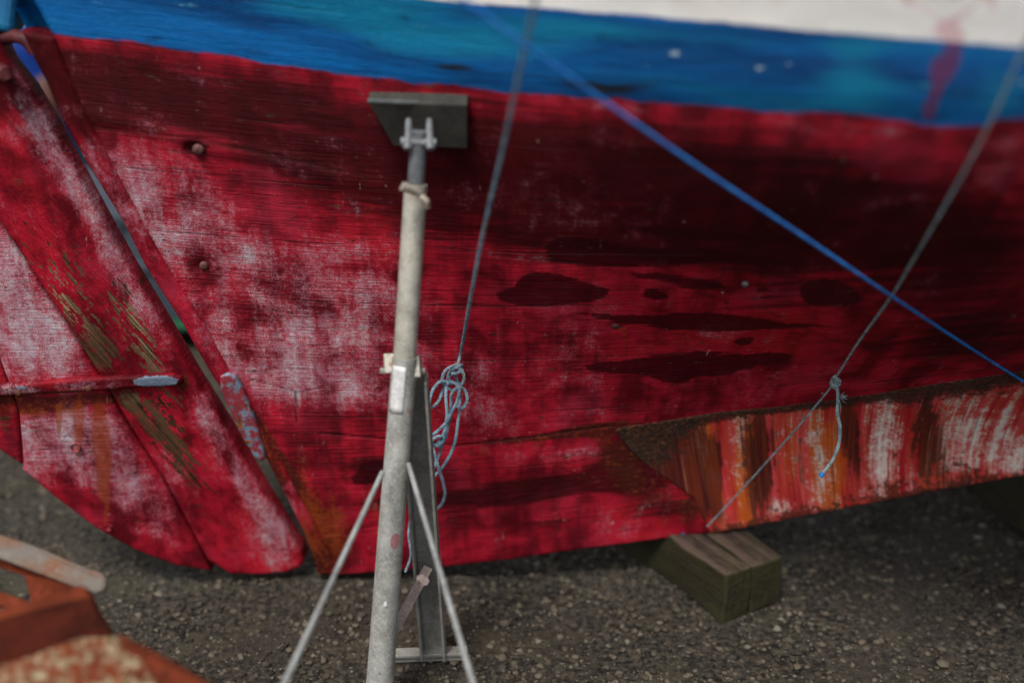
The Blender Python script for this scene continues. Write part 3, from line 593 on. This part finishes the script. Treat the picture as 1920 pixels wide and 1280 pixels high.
# collar
cl = MB(); dc = float((pole(720)-np.array([0, 0, CH])) @ np.array([0, cP, -sP]))
for (x0, x1, y0, y1) in ((720, 742, 669, 708), (769, 788, 672, 716)):
    a_, b_ = P(x0, y0, dc-.012), P(x1, y1, dc-.012); m = (a_+b_)/2; V, Fq = box_pts(m+[0, .022, 0], (1, 0, 0), (0, .94, -.34), (-.08, .34, .94), (x1-x0)*mpx, .05, (y1-y0)*mpx); cl.add(V, Fq)
cl.tube(P(760, 668, dc), P(757, 712, dc), 27*mpx, 24)
cl.build('collar', M_gal, stand, False, .0025)
for a_, b_ in ((713, 722), (788, 797)):
    cb = MB(); cb.tube(P(a_, 695, dc+.005), P(b_, 695, dc+.005), 6.5*mpx, 6); cb.build('collar_bolt', M_gal_dull, stand)
# rear leg: channel section going back to the ground
mpx = px_(700); A_, B_ = P(776, 700, dc+.05), P(814, 1216, 2.57)
d, _, _ = frame(B_-A_); r_ = np.array([1., 0, 0]); r_ = r_-d*(r_@d); r_ /= np.linalg.norm(r_); w_ = np.cross(d, r_); w_ = w_ if w_[1] > 0 else -w_
lg = MB(); L = np.linalg.norm(B_-A_)
def seg(a, b, rr, ww, wd, dp, off): mm = (a+b)/2+off; V, Fq = box_pts(mm, r_, w_, d, wd, dp, np.linalg.norm(b-a)); lg.add(V, Fq)
seg(A_, B_, 0, 0, .044, .006, 0*r_); seg(A_, B_, 0, 0, .006, .045, r_*.025-w_*.018); seg(A_, B_, 0, 0, .006, .045, -r_*.025-w_*.018)
lg.build('leg', M_gal_dull, stand, False, .0015)
ft = MB(); V, Fq = box_pts(P(800, 1222, 2.55), (1, .06, 0), (0, 1, 0), (0, 0, 1), .18, .03, .008); ft.add(V, Fq); ft.box(P(800, 1230, 2.548), (1, .06, 0), (0, 1, 0), (0, 0, 1), .18, .006, .024); ft.build('foot_bar', M_gal_dull, stand, False, .002)
M_rod = gz('tie_rod_steel', (.13, .135, .135), (.24, .25, .245), .45, .3)
for a_, b_ in (((717, 885, dc-.0), (500, 1352, 1.78)), ((766, 870, dc-.0), (905, 1340, 1.83))):
    mb = MB(); pa_, pb_ = P(*a_), P(*b_); pb_ = pa_+(pb_-pa_)*(pa_[2]-.005)/(pa_[2]-pb_[2]); mb.tube(pa_, pb_, .0052, 14); mb.build('tie_rod', M_rod, stand)
br = MB(); a_, b_ = P(803, 1062, 2.42), P(722, 1215, pd_(1200)+.06); d2, _, _ = frame(b_-a_); rr_ = np.cross(d2, (0, -1, .3)); rr_ /= np.linalg.norm(rr_); V, Fq = box_pts((a_+b_)/2, rr_, np.cross(d2, rr_), d2,   .020, .005, np.linalg.norm(b_-a_)); br.add(V, Fq)
br.tube(P(782, 1085, 2.30), P(800, 1084, 2.30), .008, 10); br.tube(P(791, 1084, 2.28), P(797, 1089, 2.26), .009, 8); br.build('brace', gz('pinkish_brace_steel', (.14, .11, .10), (.23, .18, .165), .3, .2), stand)
# sticker: a curved skin 1 mm proud of the tube
mb = MB(); V = []; nr, nc = 10, 8
for i in range(nr):
    t = 681+(768-681)*i/(nr-1); c = pole(t); mpx = px_(t); dd, u_, v_ = frame(pole(t-5)-pole(t+5)); side = np.cross(dd, (0, -cP, sP)); side /= np.linalg.norm(side); side = side if side[0] > 0 else -side; front = -np.array([0, cP, -sP]); front = front-dd*(front@dd); front /= np.linalg.norm(front)
    for j in range(nc): a = math.radians(-52+(68)*j/(nc-1)); V.append(c+(24.7*mpx)*(math.sin(a)*side+math.cos(a)*front))
mb.add(V, [(i*nc+j, i*nc+j+1, (i+1)*nc+j+1, (i+1)*nc+j) for i in range(nr-1) for j in range(nc-1)])
o = mb.build('sticker', label_mat(), stand); o.data.flip_normals(); sm = o.modifiers.new('s', 'SOLIDIFY'); sm.thickness = .0006
# paint smears on the pole
def smear(t, ang, w, h, col, nm):
    V = []; nr, nc = 7, 7
    for i in range(nr):
        tt = t-h+2*h*i/(nr-1); c = pole(tt); mpx = px_(tt); dd, _, _ = frame(pole(tt-5)-pole(tt+5)); side = np.cross(dd, (0, -cP, sP)); side /= np.linalg.norm(side); side = side if side[0] > 0 else -side; front = -np.array([0, cP, -sP]); front -= dd*(front@dd); front /= np.linalg.norm(front)
        for j in range(nc):
            f = math.sqrt(max(0, 1-(2*i/(nr-1)-1)**2))*.7+.3; a = math.radians(ang+w*f*(2*j/(nc-1)-1)); V.append(c+((24.8 if t < 1080 else 26.6)*mpx)*(math.sin(a)*side+math.cos(a)*front))
    mb = MB(); mb.add(V, [(i*nc+j, i*nc+j+1, (i+1)*nc+j+1, (i+1)*nc+j) for i in range(nr-1) for j in range(nc-1)]); mb.build(nm, plain(nm+'_paint', tuple(v*.8 for v in col), col, .6, 60), stand)
smear(1003, 26, 20, 15, (.30, .13, .14), 'paint_smear'); smear(1118, 4, 7, 5, (.60, .61, .60), 'paint_spot')

# ------------------------------------------------------------------ ropes
def crom(pts, step):
    pts = [np.array(p, float) for p in pts]; Q = [2*pts[0]-pts[1]]+pts+[2*pts[-1]-pts[-2]]; out = []
    for i in range(1, len(Q)-2):
        p0, p1, p2, p3 = Q[i-1:i+3]; n = max(2, int(np.linalg.norm(p2-p1)/step))
        for k in range(n):
            t = k/n; out.append(.5*((2*p1)+(-p0+p2)*t+(2*p0-5*p1+4*p2-p3)*t*t+(-p0+3*p1-3*p2+p3)*t**3))
    out.append(pts[-1]); return out
def rope(mb, pts, r, pitch=None, sides=7):
    pitch = pitch or r*7; C = crom(pts, pitch/9); n = len(C); T = [C[min(i+1, n-1)]-C[max(i-1, 0)] for i in range(n)]; T = [t/(np.linalg.norm(t)+1e-12) for t in T]
    u = np.cross(T[0], (0.3, -1, .2)); u /= np.linalg.norm(u); ph = 0; R3 = [[], [], []]
    for i in range(n):
        u = u-T[i]*(u@T[i]); u /= np.linalg.norm(u); w = np.cross(T[i], u)
        if i: ph += 2*math.pi*np.linalg.norm(C[i]-C[i-1])/pitch
        for k in range(3):
            a = ph+k*2*math.pi/3; R3[k].append((C[i]+r*.50*(math.cos(a)*u+math.sin(a)*w), u, w))
    for k in range(3):
        b = len(mb.V)
        for (c, u_, w_) in R3[k]:
            for j in range(sides): a = 2*math.pi*j/sides; mb.V.append(tuple(c+r*.54*(math.cos(a)*u_+math.sin(a)*w_)))
        for i in range(n-1):
            for j in range(sides): mb.F.append((b+i*sides+j, b+i*sides+(j+1) % sides, b+(i+1)*sides+(j+1) % sides, b+(i+1)*sides+j))
        mb.F.append(tuple(range(b, b+sides))[::-1]); mb.F.append(tuple(range(b+(n-1)*sides, b+n*sides)))
def lerp_d(p0, d0, p1, d1, n):   # straight 3d line between two photo points with depths
    a, b = P(*p0, d0), P(*p1, d1); return [a+(b-a)*i/(n-1) for i in range(n)]
def hd(px, py): return float((HP(px, py)-np.array([0, 0, CH])) @ np.array([0, cP, -sP]))
print('depths', hd(1000,0), hd(860,690), hd(1900,100), hd(1565,710), hd(1660,550), hd(900,0), hd(1300,300), hd(1915,715), hd(1330,985), hd(960,640), hd(1400,200))
# 1 hanging line with hank
r1 = MB(); dd = hd(858, 690)-.035
rail = lambda a, b, d: (P(a, b, d)[0], float(Yh(P(a, b, d)[0], zt))-.04, zt)
rope(r1, [rail(1020,-160,1.42), P(1020,-160,1.42), P(1003,0,1.50), P(975,130,1.62), P(940,290,1.80), P(905,440,1.98), P(882,560,2.16), P(866,650,dd-.03), P(858,686,dd)], .0036)
C1 = [(858,684,0),(845,688,-.012),(834,696,-.014),(829,712,-.010),(836,724,0),(850,731,.004),(864,722,0),(870,706,-.008),(862,690,-.01),(848,692,-.004),(840,706,.006),(846,720,.0),(828,714,-.01),(812,730,-.01),(804,760,-.006),(802,795,0),(806,820,0),(814,848,-.01),(822,876,-.012),(831,905,-.01),(834,928,-.01),(826,947,-.01),(810,957,0),(800,950,.012),(802,925,.01),(808,900,.004),(826,880,0),(842,856,0),(853,828,-.006),(858,795,-.006),(862,765,0),(862,738,.004),(858,716,.006),(848,700,.008),(838,716,.002),(836,745,-.004),(838,775,-.012),(834,805,-.012),(824,826,-.01),(810,834,-.004),(799,822,.004),(796,795,.008),(802,772,.006),(822,752,.004),(832,728,.006),(846,716,-.014),(860,726,-.018),(858,748,-.018),(847,772,-.018),(836,792,-.016),(820,808,-.014),(806,820,-.010),(812,832,.002),(828,830,-.012),(832,820,-.016),(820,818,-.018),(808,828,-.016),(820,836,-.006),(834,824,.002),(842,790,.008),(852,762,.004),(868,764,-.004),(876,748,-.008),(870,730,-.006),(856,728,-.016),(846,740,-.012),(845,760,-.002),(838,796,.004),(824,850,.01),(812,880,.008),(806,905,.012)]
rope(r1, [P(a, b, dd+c*1.2-.01) for a, b, c in C1], .0037)
rope(r1, [P(846,692,dd-.02), P(856,689,dd-.024), P(866,684,dd-.02), P(864,692,dd), P(848,700,dd-.02), P(860,698,dd-.024), P(867,690,dd-.01)], .0037)
rope(r1, [P(772,960,dd+.03), P(766,1000,dd+.03), P(770,1040,dd+.03), P(760,1072,dd+.03)], .003)
r1.build('hanging_rope', M_rope_g, None, label='faded blue grey rope tied up in a hank beside the stand collar', category='rope')
# 2 bright blue taut line
r2 = MB(); rope(r2, [rail(560,-200,1.5), P(700,-130,1.44), P(868,0,1.52), P(1062,140,1.60), P(1300,307,1.74), P(1500,440,1.88), P(1668,553,2.02), P(1800,640,2.20), P(1920,716,2.38), P(2060,800,2.50), P(2540,1075,2.78)], .0032)
r2.build('mooring_line', M_rope_b, None, label='taut bright blue line running diagonally across the upper hull', category='rope')
# 3 grey line with knot and tail
r3 = MB(); K = 2.42; K = min(K, hd(1565,710)-.05)
rope(r3, [rail(2060,-170,1.36), P(1980,-40,1.40), P(1922,85,1.47), P(1852,238,1.57), P(1775,380,1.72), P(1700,508,1.96), P(1668,560,2.07), P(1610,640,K-.16), P(1568,706,K)], .0026)
kn = [(1568,704,0),(1560,712,-.006),(1562,722,-.01),(1572,722,-.008),(1574,712,-.004),(1566,708,.006),(1558,718,.004),(1566,728,-.002),(1572,716,-.012),(1564,706,-.012),(1570,726,-.002)]
rope(r3, [P(a, b, K+c) for a, b, c in kn], .0035)
e = hd(1330, 978)-.012
rope(r3, [P(1566,716,K), P(1500,795,K+(e-K)*.28), P(1420,885,K+(e-K)*.62), P(1360,950,K+(e-K)*.88), P(1326,986,e)], .0024)
rope(r3, [P(1569,722,K-.012), P(1571,745,K-.014), P(1570,775,K-.016), P(1575,800,K-.017), P(1573,830,K-.018), P(1562,860,K-.02), P(1540,891,K-.02)], .0037)
for i in range(16):
    a = random.uniform(-1.2, 1.6); L_ = random.uniform(6, 13); s0 = (1577+random.uniform(-3, 3), 744+random.uniform(-3, 3)); pts = [P(*s0, K-.014), P(s0[0]+L_*.6*math.cos(a), s0[1]-L_*.6*math.sin(a), K-.016+random.uniform(-.004, .004)), P(s0[0]+L_*math.cos(a+.3), s0[1]-L_*math.sin(a+.3), K-.016)]
    r3.path(pts, [.0009, .0006, .0003], 5)
r3.path([P(1574,750,K-.016), P(1577,765,K-.018), P(1574,780,K-.018)], [.0008, .0006, .0003], 5)
o3 = r3.build('tied_rope', M_rope_l, None, label='thin grey rope knotted near the iron keel with a short hanging tail', category='rope')
mb = MB(); mb.path([P(1543,886,K-.02), P(1540,891,K-.02), P(1538,894,K-.02)], [.0050, .0050, .003], 12); mb.build('melted_tip', M_rope_b, o3)

# ------------------------------------------------------------------ ground
def ground_mat():
    n = NT('damp_gravel_ground'); o = n.obj()
    sp = n.noise(o, 62, 5, .62, .3); sp2 = n.noise(o, 26, 5, .6); big = n.noise(o, 1.7, 5, .6, .4); med = n.noise(o, 7, 5, .6)
    c = n.mix(n.st(sp, .38, .64), (.006, .0055, .0045), (.050, .043, .032))
    c = n.mix(n.mul(n.st(sp2, .5, .7), .45), c, (.085, .062, .045))
    c = n.mix(n.mul(n.st(n.add(big, n.mul(med, .35)), .62, .80), .75), c, (.028, .022, .017))
    c = n.mix(n.mul(n.st(n.add(med, n.mul(sp, .3)), .66, .82), .45), c, (.050, .045, .026))
    c = n.mix(n.mul(n.st(n.noise(o, 110, 3, .6), .66, .70), .7), c, (.27, .245, .21))
    return n.fin(c, .9, n.bump(n.add(sp, n.mul(sp2, .7)), .012, 1.0), 0, .2)
M_ground = ground_mat()
gx = np.concatenate([[-120, -40, -12, -5], np.arange(-2.4, 2.4, .02), [5, 12, 40, 120]]); gy = np.concatenate([[-40, -8, -2, .5], np.arange(1.0, 4.6, .02), [6, 9, 14, 30, 80, 200]])
X, Y = np.meshgrid(gx, gy); Zg = .006*np.sin(X*5.1+Y*3)*np.sin(Y*4.3-X)+.004*np.sin(X*17+Y*9)*np.sin(Y*21)
Zg = np.where((np.abs(X) < 2.3) & (Y > 1) & (Y < 4.5), Zg, 0)
I = np.arange(X.size).reshape(X.shape); q = np.stack([I[:-1, :-1], I[:-1, 1:], I[1:, 1:], I[1:, :-1]], -1).reshape(-1, 4)
me = np_mesh('ground', np.stack([X.ravel(), Y.ravel(), Zg.ravel()], 1), q); link('ground', me, M_ground, kind='structure')
# loose stones: merged little icosahedra
def gravel():
    t = (1+5**.5)/2; iv = np.array([(-1,t,0),(1,t,0),(-1,-t,0),(1,-t,0),(0,-1,t),(0,1,t),(0,-1,-t),(0,1,-t),(t,0,-1),(t,0,1),(-t,0,-1),(-t,0,1)])/math.sqrt(1+t*t)
    it = np.array([(0,11,5),(0,5,1),(0,1,7),(0,7,10),(0,10,11),(1,5,9),(5,11,4),(11,10,2),(10,7,6),(7,1,8),(3,9,4),(3,4,2),(3,2,6),(3,6,8),(3,8,9),(4,9,5),(2,4,11),(6,2,10),(8,6,7),(9,8,1)])
    N = 42000; c = np.stack([rng.uniform(-1.9, 1.9, N), rng.uniform(1.35, 4.4, N), np.zeros(N)], 1)
    dens = .5+.5*np.sin(c[:, 0]*2.1+1)*np.sin(c[:, 1]*3.1); c = c[rng.uniform(0, 1, N) < .45+.55*dens]; N = len(c)
    r = .0030+.0065*rng.uniform(0, 1, N)**2; r = np.where(rng.uniform(0, 1, N) > .985, r*1.5, r)
    c[:, 2] = .006*np.sin(c[:, 0]*5.1+c[:, 1]*3)*np.sin(c[:, 1]*4.3-c[:, 0])+r*.25
    V = iv[None]*r[:, None, None]*rng.uniform(.65, 1.35, (N, 12, 1))*np.stack([rng.uniform(.8, 1.3, N), rng.uniform(.8, 1.3, N), rng.uniform(.5, .8, N)], 1)[:, None, :]
    V = (V+c[:, None, :]).reshape(-1, 3); Fq = (it[None]+(np.arange(N)*12)[:, None, None]).reshape(-1, 3)
    me = np_mesh('gravel', V, Fq); attr(me, 'tone', np.repeat(rng.uniform(0, 1, N), 12)); return me
n = NT('loose_stone'); tn = n.at('tone'); c = n.mix(n.st(tn, 0, .9), (.004, .0036, .0032), (.092, .076, .055)); c = n.mix(n.st(tn, .95, 1), c, (.14, .125, .10)); c = n.mix(n.mul(n.st(n.noise(n.obj(), 2.3, 4), .5, .62), .6), c, (.035, .028, .02)); c = n.mix(n.mul(n.st(n.noise(n.scl(n.obj(), 1, 1, 1, (5, 3, 0)), 3.5, 4), .56, .68), .2), c, (.050, .042, .022)); c = n.mix(n.mul(n.noise(n.obj(), 200, 3), .4), c, (.05, .04, .03))
M_stone = n.fin(c, .85, None, 0, .25)
link('gravel', gravel(), M_stone, None, False, kind='stuff', label='loose grey and brown gravel scattered over the yard', category='gravel')

# ------------------------------------------------------------------ timbers under the keel
def timber_block(x0, px, w, h, ln, yaw, label, y_c, z0=0, tilt=0, grp=True):
    a = math.radians(yaw); ax = np.array([math.cos(a), math.sin(a), 0]); ay = np.array([-math.sin(a), math.cos(a), 0]); c = np.array([x0, y_c, z0+h/2])
    me = bpy.data.meshes.new('timber_block'); Vs = []; n1, n2, n3 = 5, 10, 5
    import bmesh
    bm = bmesh.new(); bmesh.ops.create_cube(bm, size=1); bmesh.ops.subdivide_edges(bm, edges=bm.edges[:], cuts=7, use_grid_fill=True)
    for v in bm.verts:
        k = np.array(v.co); jit = .0035*math.sin(k[1]*9+x0*31+k[2]*4)+.002*math.sin(k[0]*17+k[1]*23)
        v.co = Vector(((k[0])*w+jit, k[1]*ln, k[2]*h+jit*.7))
    bm.to_mesh(me); bm.free(); o = link('timber_block', me, M_timber, None, True)
    o.location = c; o.rotation_euler = (0, 0, a); o.data.set_sharp_from_angle(angle=math.radians(40)); m = o.modifiers.new('b', 'BEVEL'); m.width = .006; m.segments = 2; m.limit_method = 'ANGLE'; m.angle_limit = math.radians(50)
    o['label'] = label; o['category'] = 'timber'; o['group'] = 'timber blocks under the keel'; return o
# near end position worked from the photo: front top corner about (1405,1072), height .135
def G_(px, py, z): r = ray(px, py); t = (z-CH)/r[2]; return np.array([0, 0, CH])+t*r
fA = G_(1343, 1080, .135); fB = G_(1402, 1070, .135); fC = G_(1478, 1060, .135); print('block', fA, fB, fC)
yaw = 30
ayv = np.array([-math.sin(math.radians(yaw)), math.cos(math.radians(yaw)), 0]); axv = np.array([math.cos(math.radians(yaw)), math.sin(math.radians(yaw)), 0])
bk = G_(1362, 1078, .135)
w1, w2, ln = .080, .098, .62
c1 = bk+axv*w1/2+ayv*ln/2; c2 = bk+axv*(w1+w2/2+.003)+ayv*(ln/2+.002)
timber_block(c1[0], 0, w1, .135, ln, yaw, 'left timber of the mossy pair under the keel', c1[1])
timber_block(c2[0], 0, w2, .133, ln, yaw, 'right timber of the mossy pair under the keel', c2[1])
r4 = G_(1920, 960, .1); timber_block(r4[0]+.12, 0, .24, .21, .55, 8, 'wide dark timber under the keel at the right edge of the photo', r4[1]+.28)
M_bt = plain('blue_rag_cloth', (.01, .03, .10), (.02, .07, .20), .8, 30)
mb = MB(); bb = bk+ayv*.20+axv*.02
nn_ = 12; V = []
for i in range(nn_):
    for j in range(5): f = i/(nn_-1); V.append(bb+axv*(f*.17-.012)+ayv*(j*.03)+np.array([0, 0, .004+.006*abs(math.sin(f*9+j))]) if i > 1 else bb+axv*(-.010)+ayv*(j*.03)+np.array([0, 0, -.03*(2-i)+.004]))
mb.add(V, [(i*5+j, (i+1)*5+j, (i+1)*5+j+1, i*5+j+1) for i in range(nn_-1) for j in range(4)]); o = mb.build('rag', M_bt, None, label='dark blue scrap of cloth pinched between keel and timber', category='cloth'); sm = o.modifiers.new('s', 'SOLIDIFY'); sm.thickness = .003; sm.offset = 1

# ------------------------------------------------------------------ rusty steel in the near left corner
fr = bpy.data.objects.new('steel_channel', None); COL.objects.link(fr); fr['label'] = 'orange rusted steel channel with lichen lying in the near left corner'; fr['category'] = 'scrap steel'
def slab(name, top, th, mat, parent, bev=.006, **t):
    k = len(top); V = [np.array(v) for v in top]+[np.array(v)+np.array(th) for v in top]
    Fs = [tuple(range(k)), tuple(range(2*k-1, k-1, -1))]+[(i, k+i, k+(i+1) % k, (i+1) % k) for i in range(k)]
    o = simple(name, V, Fs, mat, parent, False, bev, **t)
    import bmesh
    bm = bmesh.new(); bm.from_mesh(o.data); bmesh.ops.recalc_face_normals(bm, faces=bm.faces); bm.to_mesh(o.data); bm.free(); return o
def PF(a, b, d): return P(a, b, d+.24)
slab('flange', [PF(-260,1236,1.48), PF(0,1164,1.55), PF(90,1140,1.57), PF(158,1119,1.59), PF(172,1124,1.587), PF(190,1160,1.57), PF(217,1204,1.545), PF(212,1262,1.51), PF(90,1285,1.485), PF(0,1310,1.46), PF(-260,1370,1.40)], (-.014, .034, .0), rust_plate('shaded_rust_flange', dark=True), fr, .005)  # front face given darker rust in place of its shade
slab('flange_lip', [PF(-260,1196,1.50), PF(0,1141,1.562), PF(90,1114,1.585), PF(146,1095,1.60), PF(158,1098,1.60), PF(172,1120,1.592), PF(158,1123,1.588), PF(90,1143,1.572), PF(0,1167,1.552), PF(-260,1240,1.48)], (.002, .004, -.006), rust_plate('lit_rust_lip'), fr, .003)  # paler rust than the flange paints the lit top edge
slab('web', [PF(-260,1310,1.43), PF(0,1243,1.49), PF(60,1226,1.50), PF(100,1208,1.515), PF(150,1192,1.53), PF(214,1190,1.54), PF(262,1222,1.53), PF(300,1262,1.51), PF(330,1330,1.45), PF(300,1500,1.3), PF(-260,1560,1.25)], (.0, .012, -.02), M_lich, fr, .006)
slab('lower_flange', [PF(216,1186,1.55), PF(232,1190,1.55), PF(330,1240,1.53), PF(430,1300,1.49), PF(540,1370,1.44), PF(460,1440,1.38), PF(340,1400,1.41), PF(296,1290,1.48), PF(258,1228,1.52)], (.0, .008, -.03), M_rustp, fr, .006)
bar = bpy.data.objects.new('steel_bar', None); COL.objects.link(bar); bar['label'] = 'greyish rusty steel bar with a rounded end below the rudder'; bar['category'] = 'scrap steel'
slab('top_face', [PF(-260,905,1.92), PF(0,1000,1.86), PF(60,1020,1.84), PF(160,1062,1.80), PF(190,1072,1.79), PF(201,1086,1.785), PF(196,1104,1.775), PF(180,1112,1.77), PF(130,1095,1.78), PF(0,1046,1.82), PF(-260,950,1.88)], (.0, .01, -.012), M_gbar, bar, .006)
slab('side_face', [PF(-260,950,1.895), PF(0,1040,1.83), PF(130,1090,1.79), PF(175,1106,1.78), PF(160,1150,1.77), PF(60,1145,1.79), PF(45,1080,1.83), PF(-260,980,1.89)], (.0, .014, 0), rust_plate('brown_rusty_bar_side'), bar, .004)
slab('lower_bar', [PF(-260,1020,1.84), PF(0,1108,1.79), PF(45,1122,1.78), PF(70,1160,1.75), PF(0,1135,1.77), PF(-260,1060,1.82)], (0, .01, -.012), rust_plate('dark_rusty_bar'), bar, .004)

mb = MB(); a_ = PF(-200, 1420, 1.38); mb.tube((a_[0], a_[1], 0), a_, .035, 16); mb.tube((a_[0], a_[1], 0), (a_[0], a_[1], .012), .09, 16); mb.build('support_leg', M_rustp, fr)
mb = MB(); a_ = PF(-220, 960, 1.88); mb.tube((a_[0], a_[1], 0), a_, .03, 16); mb.tube((a_[0], a_[1], 0), (a_[0], a_[1], .012), .08, 16); mb.build('support_leg', M_gbar, bar)

# ------------------------------------------------------------------ yard things glimpsed through the rudder gap
def tub(x, y, w, dpt, h, z0, mat, name, label, cat):
    mb = MB(); mb.box((x, y, z0+h/2), (1, 0, 0), (0, 1, 0), (0, 0, 1), w, dpt, h)
    for s in (.94, .5): mb.box((x, y, z0+h*s), (1, 0, 0), (0, 1, 0), (0, 0, 1), w+.03, dpt+.03, .04)
    for i in range(6): mb.box((x-w/2+w*(i+.5)/6, y-dpt/2-.006, z0+h*.72), (1, 0, 0), (0, 1, 0), (0, 0, 1), .03, .012, h*.35)
    return mb.build(name, mat, None, False, .008, label=label, category=cat)
gpal = G_(355, 668, 0)
M_green = plain('green_painted_wood', (.003, .04, .018), (.006, .08, .035), .6)
mb = MB()
for i in range(5): mb.box((gpal[0]-.35, gpal[1]+.1+i*.2, .105), (1, 0, 0), (0, 1, 0), (0, 0, 1), 1.3, .13, .022)
for i in range(3): mb.box((gpal[0]-.35-.55+i*.55, gpal[1]+.5, .045), (1, 0, 0), (0, 1, 0), (0, 0, 1), .1, .94, .09)
mb.build('pallet', M_green, None, False, .004, label='green pallet seen through the gap beside the sternpost', category='pallet')
tub(gpal[0]-.35, gpal[1]+.55, 1.15, .9, .42, .118, plain('grey_blue_tub_plastic', (.016, .022, .032), (.035, .045, .062), .6, 4), 'storage_tub', 'grey blue tub on the green pallet behind the rudder gap', 'tub')
tub(gpal[0]-.9, gpal[1]+2.2, 1.5, 1.0, .62, 0, plain('teal_tub_plastic', (.003, .03, .05), (.006, .06, .085), .5, 4), 'fish_tub', 'dark teal tub behind the grey blue one', 'tub')
tub(gpal[0]-2.6, gpal[1]+4.2, 3.4, 1.2, .95, 0, plain('pale_grey_tub_paint', (.05, .075, .10), (.09, .12, .15), .6, 3), 'storage_box', 'long pale grey box farthest behind the rudder gap', 'box')
def barrel(x, y, r, h, mat, label):
    mb = MB(); hs = [0, .02, .1, .33, .35, .37, .63, .65, .67, .9, .98, 1]; rs = [.9, 1, .97, .97, 1.04, .97, .97, 1.04, .97, .97, 1, .92]
    mb.path([(x, y, h*t) for t in hs], [r*s for s in rs], 28); mb.tube((x+r*.5, y-r*.2, h), (x+r*.5, y-r*.2, h+.02), .035, 12); return mb.build('barrel', mat, None, True, label=label, category='barrel')
bp = G_(40, 140, 1.05); k = 6.0/bp[1] if bp[1] > 0 else 1
q_ = P(38, 112, 5.2); barrel(q_[0], q_[1], .20, q_[2]+.14, plain('bright_blue_barrel_plastic', (.002, .022, .15), (.004, .035, .22), .4, 5), 'bright blue barrel glimpsed between rudder head and hull')
q_ = P(84, 165, 4.9); mb = MB(); mb.path([(q_[0], q_[1], 0), (q_[0], q_[1], q_[2]-.10), (q_[0], q_[1], q_[2]), (q_[0]+.0, q_[1], q_[2]+.05)], [.06, .06, .055, .02], 14); mb.build('bollard', plain('rusty_orange_bollard', (.035, .009, .005), (.09, .03, .018)), None, label='rusty orange bollard glimpsed through the upper rudder gap', category='bollard')
# yard wall far behind
mb = MB(); mb.box((0, 11.0, .7), (1, 0, 0), (0, 1, 0), (0, 0, 1), 34, .3, 1.4); mb.box((0, 11.0, 1.44), (1, 0, 0), (0, 1, 0), (0, 0, 1), 34, .4, .08)
mb.build('yard_wall', plain('grey_rendered_wall', (.10, .11, .115), (.16, .17, .17), .85, 3), None, False, .01, label='low grey rendered wall closing the yard behind the boat', category='wall')

# ------------------------------------------------------------------ light
w = bpy.data.worlds.new('World'); S.world = w; w.use_nodes = True; nt = w.node_tree
sky = nt.nodes.new('ShaderNodeTexSky'); sky.sky_type = 'NISHITA'; sky.sun_disc = False
EL, AZ = math.radians(58), math.radians(205)      # azimuth measured clockwise from +Y
sky.sun_elevation = EL; sky.sun_rotation = AZ; sky.air_density = 1.0; sky.dust_density = 3.0; sky.ozone_density = 1.0
bg = nt.nodes['Background']; bg.inputs[1].default_value = .085; hs = nt.nodes.new('ShaderNodeHueSaturation'); hs.inputs['Saturation'].default_value = .35; nt.links.new(sky.outputs[0], hs.inputs['Color']); nt.links.new(hs.outputs[0], bg.inputs[0])
sd = bpy.data.lights.new('sun', 'SUN'); sd.energy = 1.7; sd.angle = math.radians(14); sd.color = (1, .96, .90)
so = bpy.data.objects.new('sun', sd); COL.objects.link(so)
dirv = Vector((math.sin(AZ)*math.cos(EL), math.cos(AZ)*math.cos(EL), math.sin(EL))); so.rotation_euler = dirv.to_track_quat('Z', 'Y').to_euler()
so.location = (0, -2, 6)
S.view_settings.view_transform = 'Standard'; S.view_settings.look = 'None'; S.view_settings.exposure = 1.25; S.view_settings.gamma = 1
S.cycles.max_bounces = 4; S.cycles.diffuse_bounces = 2; S.cycles.glossy_bounces = 2; S.cycles.use_denoising = True
